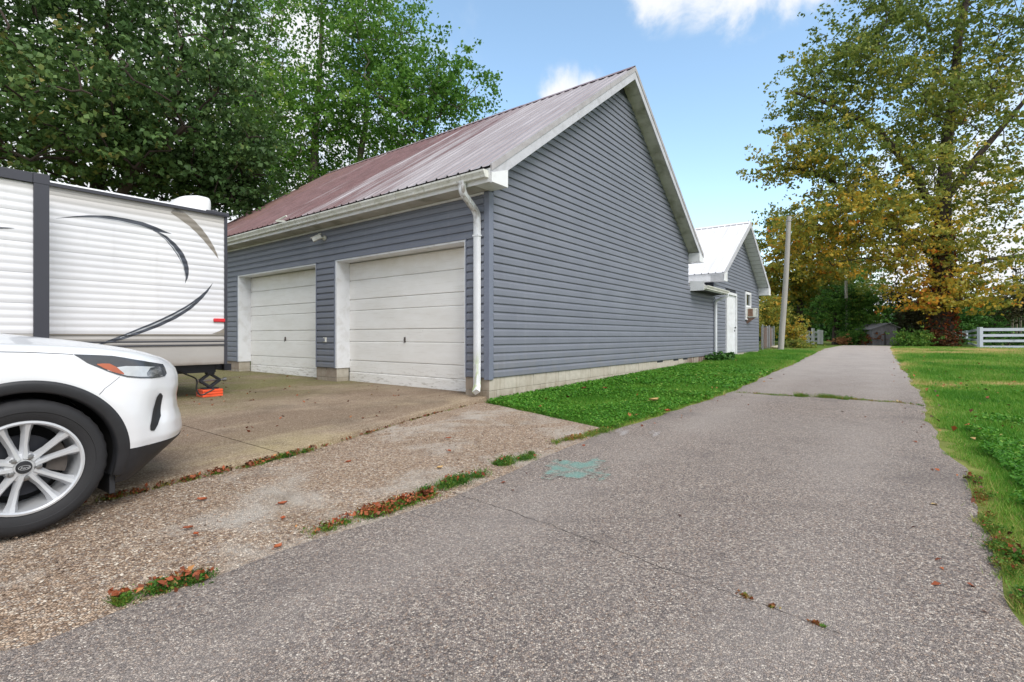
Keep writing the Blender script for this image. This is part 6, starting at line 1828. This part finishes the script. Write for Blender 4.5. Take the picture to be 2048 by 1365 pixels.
# ------------------------------------------------------------------ weeds in the seams
def weeds(name, label, path, halfw, n, hue, hmax, leaves=0, red=0.4):
    """patch along a pixel path on the ground; blades, tiny leaves and dead leaves caught in it"""
    P = np.array([G(u, v) for u, v in path]); d = np.r_[0, np.cumsum(np.hypot(np.diff(P[:, 0]), np.diff(P[:, 1])))]
    o0 = P.mean(0); t = thing(name, label, 'weeds', tuple(o0))
    nc_ = max(3, int(d[-1] / 0.045)); sc_c = rng.uniform(0.02, 0.98, nc_) * d[-1]
    cr = halfw * rng.uniform(0.25, 1.0, nc_) * (0.45 + 0.55 * np.sin(np.pi * sc_c / d[-1])); ck = rng.normal(0, 0.35, nc_) * halfw; cw_ = cr ** 1.6; cw_ = cw_ / cw_.sum()
    ch = rng.normal(0, 0.13, nc_); chh = rng.uniform(0.35, 1.0, nc_)
    tx_, ty_ = np.gradient(P[:, 0], d), np.gradient(P[:, 1], d)
    def pts(m_, sp=1.0):
        k = rng.choice(nc_, m_, p=cw_); s = np.clip(sc_c[k] + rng.normal(0, 0.5, m_) * cr[k] * sp, -0.02, d[-1] + 0.02)
        stray = rng.random(m_) < 0.06
        s = np.where(stray, rng.uniform(-0.02, d[-1] + 0.02, m_), s)
        x = np.interp(s, d, P[:, 0]); y = np.interp(s, d, P[:, 1]); nx_, ny_ = -np.interp(s, d, ty_), np.interp(s, d, tx_)
        w = ck[k] * 0.6 + rng.normal(0, 0.42, m_) * cr[k] * sp + stray * rng.normal(0, 0.4, m_) * halfw
        x = x + nx_ * w; y = y + ny_ * w; pts.k = k
        return np.stack([x - o0[0], y - o0[1], g(x, y) - o0[2] + 0.012], 1)
    c = pts(n); V = blades(c, rng.uniform(0.2, 1, n) * hmax * chh[pts.k], rng.uniform(0.002, 0.0045, n), 1.5)
    lump = ch[pts.k] * 8
    obj('blades', fastmesh('blades', V, 3, {'hue': np.clip(hue + 0.12 * lump + rng.normal(0, 0.14, n), 0, 1)}), 'weeds', t)
    m_ = n // 2; c = pts(m_); kk_ = pts.k; c[:, 2] += rng.uniform(0, hmax * 0.7, m_) * chh[kk_]
    V = leaf_quads(c, rng.uniform(0.008, 0.02, m_), up=0.9, width=0.6)
    obj('small_leaves', fastmesh('small_leaves', V, 4, {'hue': np.clip(hue + ch[kk_] + rng.normal(0, 0.14, m_), 0, 1)}), 'weeds', t)
    if leaves:
        c = pts(leaves, 1.2); c[:, 2] += rng.uniform(0.004, hmax * 0.75, leaves)
        V = leaf_quads(c, rng.uniform(0.012, 0.042, leaves), up=0.8, width=0.62, fold=0.16)
        obj('dead_leaves', fastmesh('dead_leaves', V, 4, {'hue': np.clip(rng.normal(red, 0.22, leaves), 0, 1)}), 'litter', t)
    return t
weeds('weed_patch', 'nearest green weed patch with dead leaves on the asphalt seam', [(232, 1216), (300, 1190), (370, 1170), (430, 1160)], 0.085, 3000, 0.34, 0.06, 170, 0.42)
weeds('weed_patch', 'long weed patch full of rusty leaves along the asphalt seam', [(612, 1076), (690, 1052), (760, 1030), (830, 1005), (890, 985)], 0.085, 3600, 0.44, 0.055, 620, 0.42)
weeds('weed_patch', 'green weed patch just beyond the rusty leaf patch', [(840, 995), (900, 972), (950, 955), (980, 948)], 0.10, 3200, 0.30, 0.07, 40, 0.5)
weeds('weed_patch', 'small weed patch in the middle of the seam beside the turquoise mark', [(992, 934), (1030, 924), (1072, 912)], 0.11, 2600, 0.34, 0.06, 14, 0.5)
weeds('weed_patch', 'yellowing weed patch at the far end of the seam', [(1102, 890), (1150, 880), (1200, 866), (1235, 854)], 0.11, 2600, 0.46, 0.055, 16, 0.6)
def slab_path(x0, x1, n=9, off=-0.03):
    out = []
    for x in np.linspace(x0, x1, n):
        e = edge_y(x) + off; X_, Y_ = CX + D1[0] * x + D2[0] * e, CY + D1[1] * x + D2[1] * e
        z_ = float(g(X_, Y_)); out.append((1024 + F * X_ / Y_, HZ - F * (z_ - H) / Y_))
    return out
weeds('weed_strip', 'long weedy strip of dead leaves in the slab edge', slab_path(-5.2, -3.2), 0.07, 1500, 0.55, 0.05, 420, 0.32)
weeds('slab_edge_moss', 'thin dark mossy line along the slab edge towards the garage corner', slab_path(-3.2, -0.3, off=-0.012), 0.035, 900, 0.6, 0.025, 150, 0.2)
weeds('slab_edge_weed', 'green weed clump with leaves at the corner of the slab joint', slab_path(-3.85, -3.35, 4), 0.06, 1400, 0.22, 0.06, 30, 0.4)
weeds('crack_weeds', 'dry weeds growing in the crack across the drive', [(1470, 786), (1560, 794), (1640, 797), (1720, 803), (1800, 808), (1860, 816)], 0.12, 3600, 0.58, 0.05, 10, 0.8)
weeds('crack_tuft', 'thick yellow green tuft in the crack across the drive', [(1590, 795), (1640, 797), (1705, 802)], 0.20, 3000, 0.45, 0.11, 4, 0.8)
for k, (u, v) in enumerate(((1490, 1203), (1556, 1229), (1632, 1258))):
    weeds('dry_tuft', ['left straw coloured tuft in the near asphalt', 'middle straw coloured tuft in the near asphalt', 'right straw coloured tuft in the near asphalt'][k], [(u - 16, v - 6), (u, v), (u + 17, v + 7)], 0.022, 200, 0.70, 0.022)
weeds('verge_weeds', 'rusty weeds on the ragged edge of the drive at right', [(1950, 960), (1975, 1035), (2000, 1100), (2030, 1170), (2050, 1230)], 0.08, 2400, 0.50, 0.06, 80, 0.3)
weeds('verge_weeds', 'bright green weed tongue on the right edge of the drive', [(1990, 1095), (2030, 1112), (2060, 1130)], 0.09, 1800, 0.40, 0.06, 10, 0.3)

# cracks in the asphalt: shallow dark grooves filled with grit
def crack(path, w, label):
    P = []
    pts_ = []
    for (u0, v0), (u1, v1) in zip(path[:-1], path[1:]):
        for t in np.linspace(0, 1, 14, endpoint=False): pts_.append((u0 + (u1 - u0) * t, v0 + (v1 - v0) * t))
    j = 0.0
    for i, (u, v) in enumerate(pts_):
        p = G(u, v); j = 0.75 * j + random.gauss(0, 0.007)
        ww = w * random.uniform(0.25, 1.0); zz = float(road_z(p[0], p[1])) + 0.0015; P.append([(p[0] - ww * 0.5, p[1] + j - ww, zz), (p[0] + ww * 0.5, p[1] + j + ww, zz)])
    o = MB().grid(np.array(P)).build('crack', 'asphalt_crack', road, fix=False); tag(o, label)
simple('asphalt_crack', rgb(66, 60, 58), 0.95, 0.3, 30)
crack([(905, 990), (990, 1018), (1080, 1050), (1170, 1085), (1260, 1120), (1400, 1172)], 0.0028, 'long hairline crack in the near asphalt')
crack([(1400, 1172), (1560, 1232), (1700, 1290)], 0.002, 'faint end of the hairline crack')

# ------------------------------------------------------------------ pebbles and fallen leaves
N = 9000
pp_ = scatter(N, -1.5, 5.6, 1.2, 9.5, lambda p, q: (q > qL(p) + 0.02) & (p < 5.0 + 0.33 * (q - 2.66) - 0.05), 1.0)
px_, py_ = xy(pp_[:, 0], pp_[:, 1])
lx, ly = pq(px_ - CX, py_ - CY)
# not on the slab
keepm = np.array([not (yl > edge_y(xl) - 0.02) for xl, yl in zip(lx, ly)])
px_, py_ = px_[keepm], py_[keepm]; N = len(px_)
s_ = rng.uniform(0.003, 0.0085, N); a_ = rng.uniform(0, 6.28, N)
ex = np.stack([np.cos(a_), np.sin(a_), rng.normal(0, 0.2, N)], 1) * s_[:, None] * rng.uniform(0.9, 1.5, N)[:, None]; ey = np.stack([-np.sin(a_), np.cos(a_), rng.normal(0, 0.2, N)], 1) * s_[:, None]; ez = np.array([0, 0, 1.0])[None] * s_[:, None] * 0.7
c = np.stack([px_, py_, g(px_, py_) + 0.012], 1)
tri_ = []
for sx_ in (1, -1):
    for sy_ in (1, -1):
        for sz_ in (1, -1): tri_.append(np.stack([c + ex * sx_, c + ey * sy_, c + ez * sz_], 1))
V = np.concatenate(tri_); hue = np.tile(rng.random(N), 8)
tag(obj('loose_gravel', fastmesh('loose_gravel', V, 3, {'hue': hue}), 'pebble'), 'loose pebbles on the gravel apron', 'gravel', kind='stuff')
# scattered small dead leaves
def litter(name, n, pts_fn, label, s0, s1, zoff):
    P = pts_fn(n); V = leaf_quads(P + np.array([0, 0, zoff]), rng.uniform(s0, s1, len(P)), up=2.5, width=0.65, fold=0.14)
    tag(obj(name, fastmesh(name, V, 4, {'hue': np.clip(rng.normal(0.42, 0.28, len(P)), 0, 1)}), 'litter'), label, 'leaf litter', kind='stuff')
def onslab(n):
    x = rng.uniform(-5.5, 0.1, n); y = rng.uniform(0.0, 6.5, n) ** 1.0
    z = np.array([slab_z(a, b) for a, b in zip(x, y)]); return np.stack([CX + D1[0] * x + D2[0] * y, CY + D1[1] * x + D2[1] * y, z], 1)
litter('slab_leaf_litter', 130, onslab, 'small dead leaves scattered on the slab', 0.02, 0.06, 0.008)
def onroad(n):
    A_ = scatter(n, 2.5, 34, -4, 3, lambda p, q: (q < qL(p)) & (q > qR(p)) & ((np.minimum(qL(p) - q, q - qR(p)) < 0.35) | (rng.random(len(p)) < 0.012)), 0.4)
    x, y = xy(A_[:, 0], A_[:, 1]); return np.stack([x, y, road_z(x, y)], 1)
litter('drive_leaf_litter', 150, onroad, 'small dead leaves along the edges of the drive', 0.02, 0.05, 0.004)
def onlawn(n):
    A_ = scatter(n, 4, 32, -14, 4.8, lambda p, q: left_ok(p, q) | right_ok(p, q), 0.5); x, y = xy(A_[:, 0], A_[:, 1]); return np.stack([x, y, g(x, y) + 0.05], 1)
litter('lawn_leaf_litter', 420, onlawn, 'fallen leaves scattered over the grass', 0.035, 0.08, 0.01)
def big_leaf(u, v, L, hue, label, zoff, grp, rot):
    p = G(u, v); t_ = np.linspace(0, 1, 7); w = L * 0.36 * np.sin(np.pi * np.clip(t_, 0, 1)) ** 0.7 * (1 + 0.25 * np.sin(t_ * 14))
    P = np.array([[(L * (a - 0.5), s * b, 0.006 + 0.25 * L * abs(s) ** 2 * 0.6 + 0.16 * L * (a - 0.5) ** 2 * 2) for s in (-1, -0.5, 0, 0.5, 1)] for a, b in zip(t_, w)])
    m_ = MB().grid(P); m_.tube([(-0.5 * L, 0, 0.01), (-0.72 * L, 0.05 * L, 0.006)], 0.0016, 4)
    o = m_.build('fallen_leaf', 'litter', fix=False, smooth='all'); o.location = (p[0], p[1], p[2] + zoff); o.rotation_euler = (0, 0, rot)
    a = o.data.attributes.new('hue', 'FLOAT', 'FACE'); a.data.foreach_set('value', np.full(len(o.data.polygons), hue, dtype=np.float32))
    tag(o, label, 'leaf', grp)
GG = 'single leaves on the gravel'
for u, v, L, hu, lab, rot in (
    (565, 1014, 0.055, 0.52, 'orange red leaf in the middle of the gravel apron', 0.6), (566, 1044, 0.04, 0.6, 'small orange leaf just below the orange red leaf', 1.9), (376, 1064, 0.05, 0.4, 'rust brown leaf right of the car tyre', 0.4),
    (392, 1076, 0.038, 0.55, 'small rust leaf beside the rust brown leaf', 2.6), (556, 1102, 0.05, 0.62, 'orange leaf on the edge of the asphalt', 1.2), (404, 1006, 0.06, 0.55, 'thin curled brown leaf near the pale gravel streak', 0.1),
    (697, 929, 0.05, 0.5, 'rusty leaf on the pale gravel beyond the slab corner', 0.9), (897, 881, 0.055, 0.5, 'upper of two rusty leaves on the far gravel', 0.3), (899, 907, 0.05, 0.52, 'lower of two rusty leaves on the far gravel', 2.0), (880, 941, 0.06, 0.95, 'pale yellow leaf near the seam weeds', 0.8)):
    big_leaf(u, v, L, hu, lab, 0.014, GG, rot)
for u, v, L, hu, lab, rot, zo_ in ((1308, 812, 0.17, 0.95, 'large tan leaf in the grass beside the drive', 0.5, 0.07), (1168, 786, 0.11, 0.35, 'rust red leaf in the grass near the garage wall', 1.0, 0.07), (1210, 786, 0.10, 0.45, 'second rust red leaf in the grass near the garage wall', 2.2, 0.07), (1335, 828, 0.10, 0.62, 'orange leaf at the asphalt edge below the tan leaf', 1.1, 0.03), (1408, 798, 0.10, 0.8, 'tan leaf at the edge of the drive', 2.4, 0.03)):
    big_leaf(u, v, L, hu, lab, zo_, 'single leaves in the grass', rot)
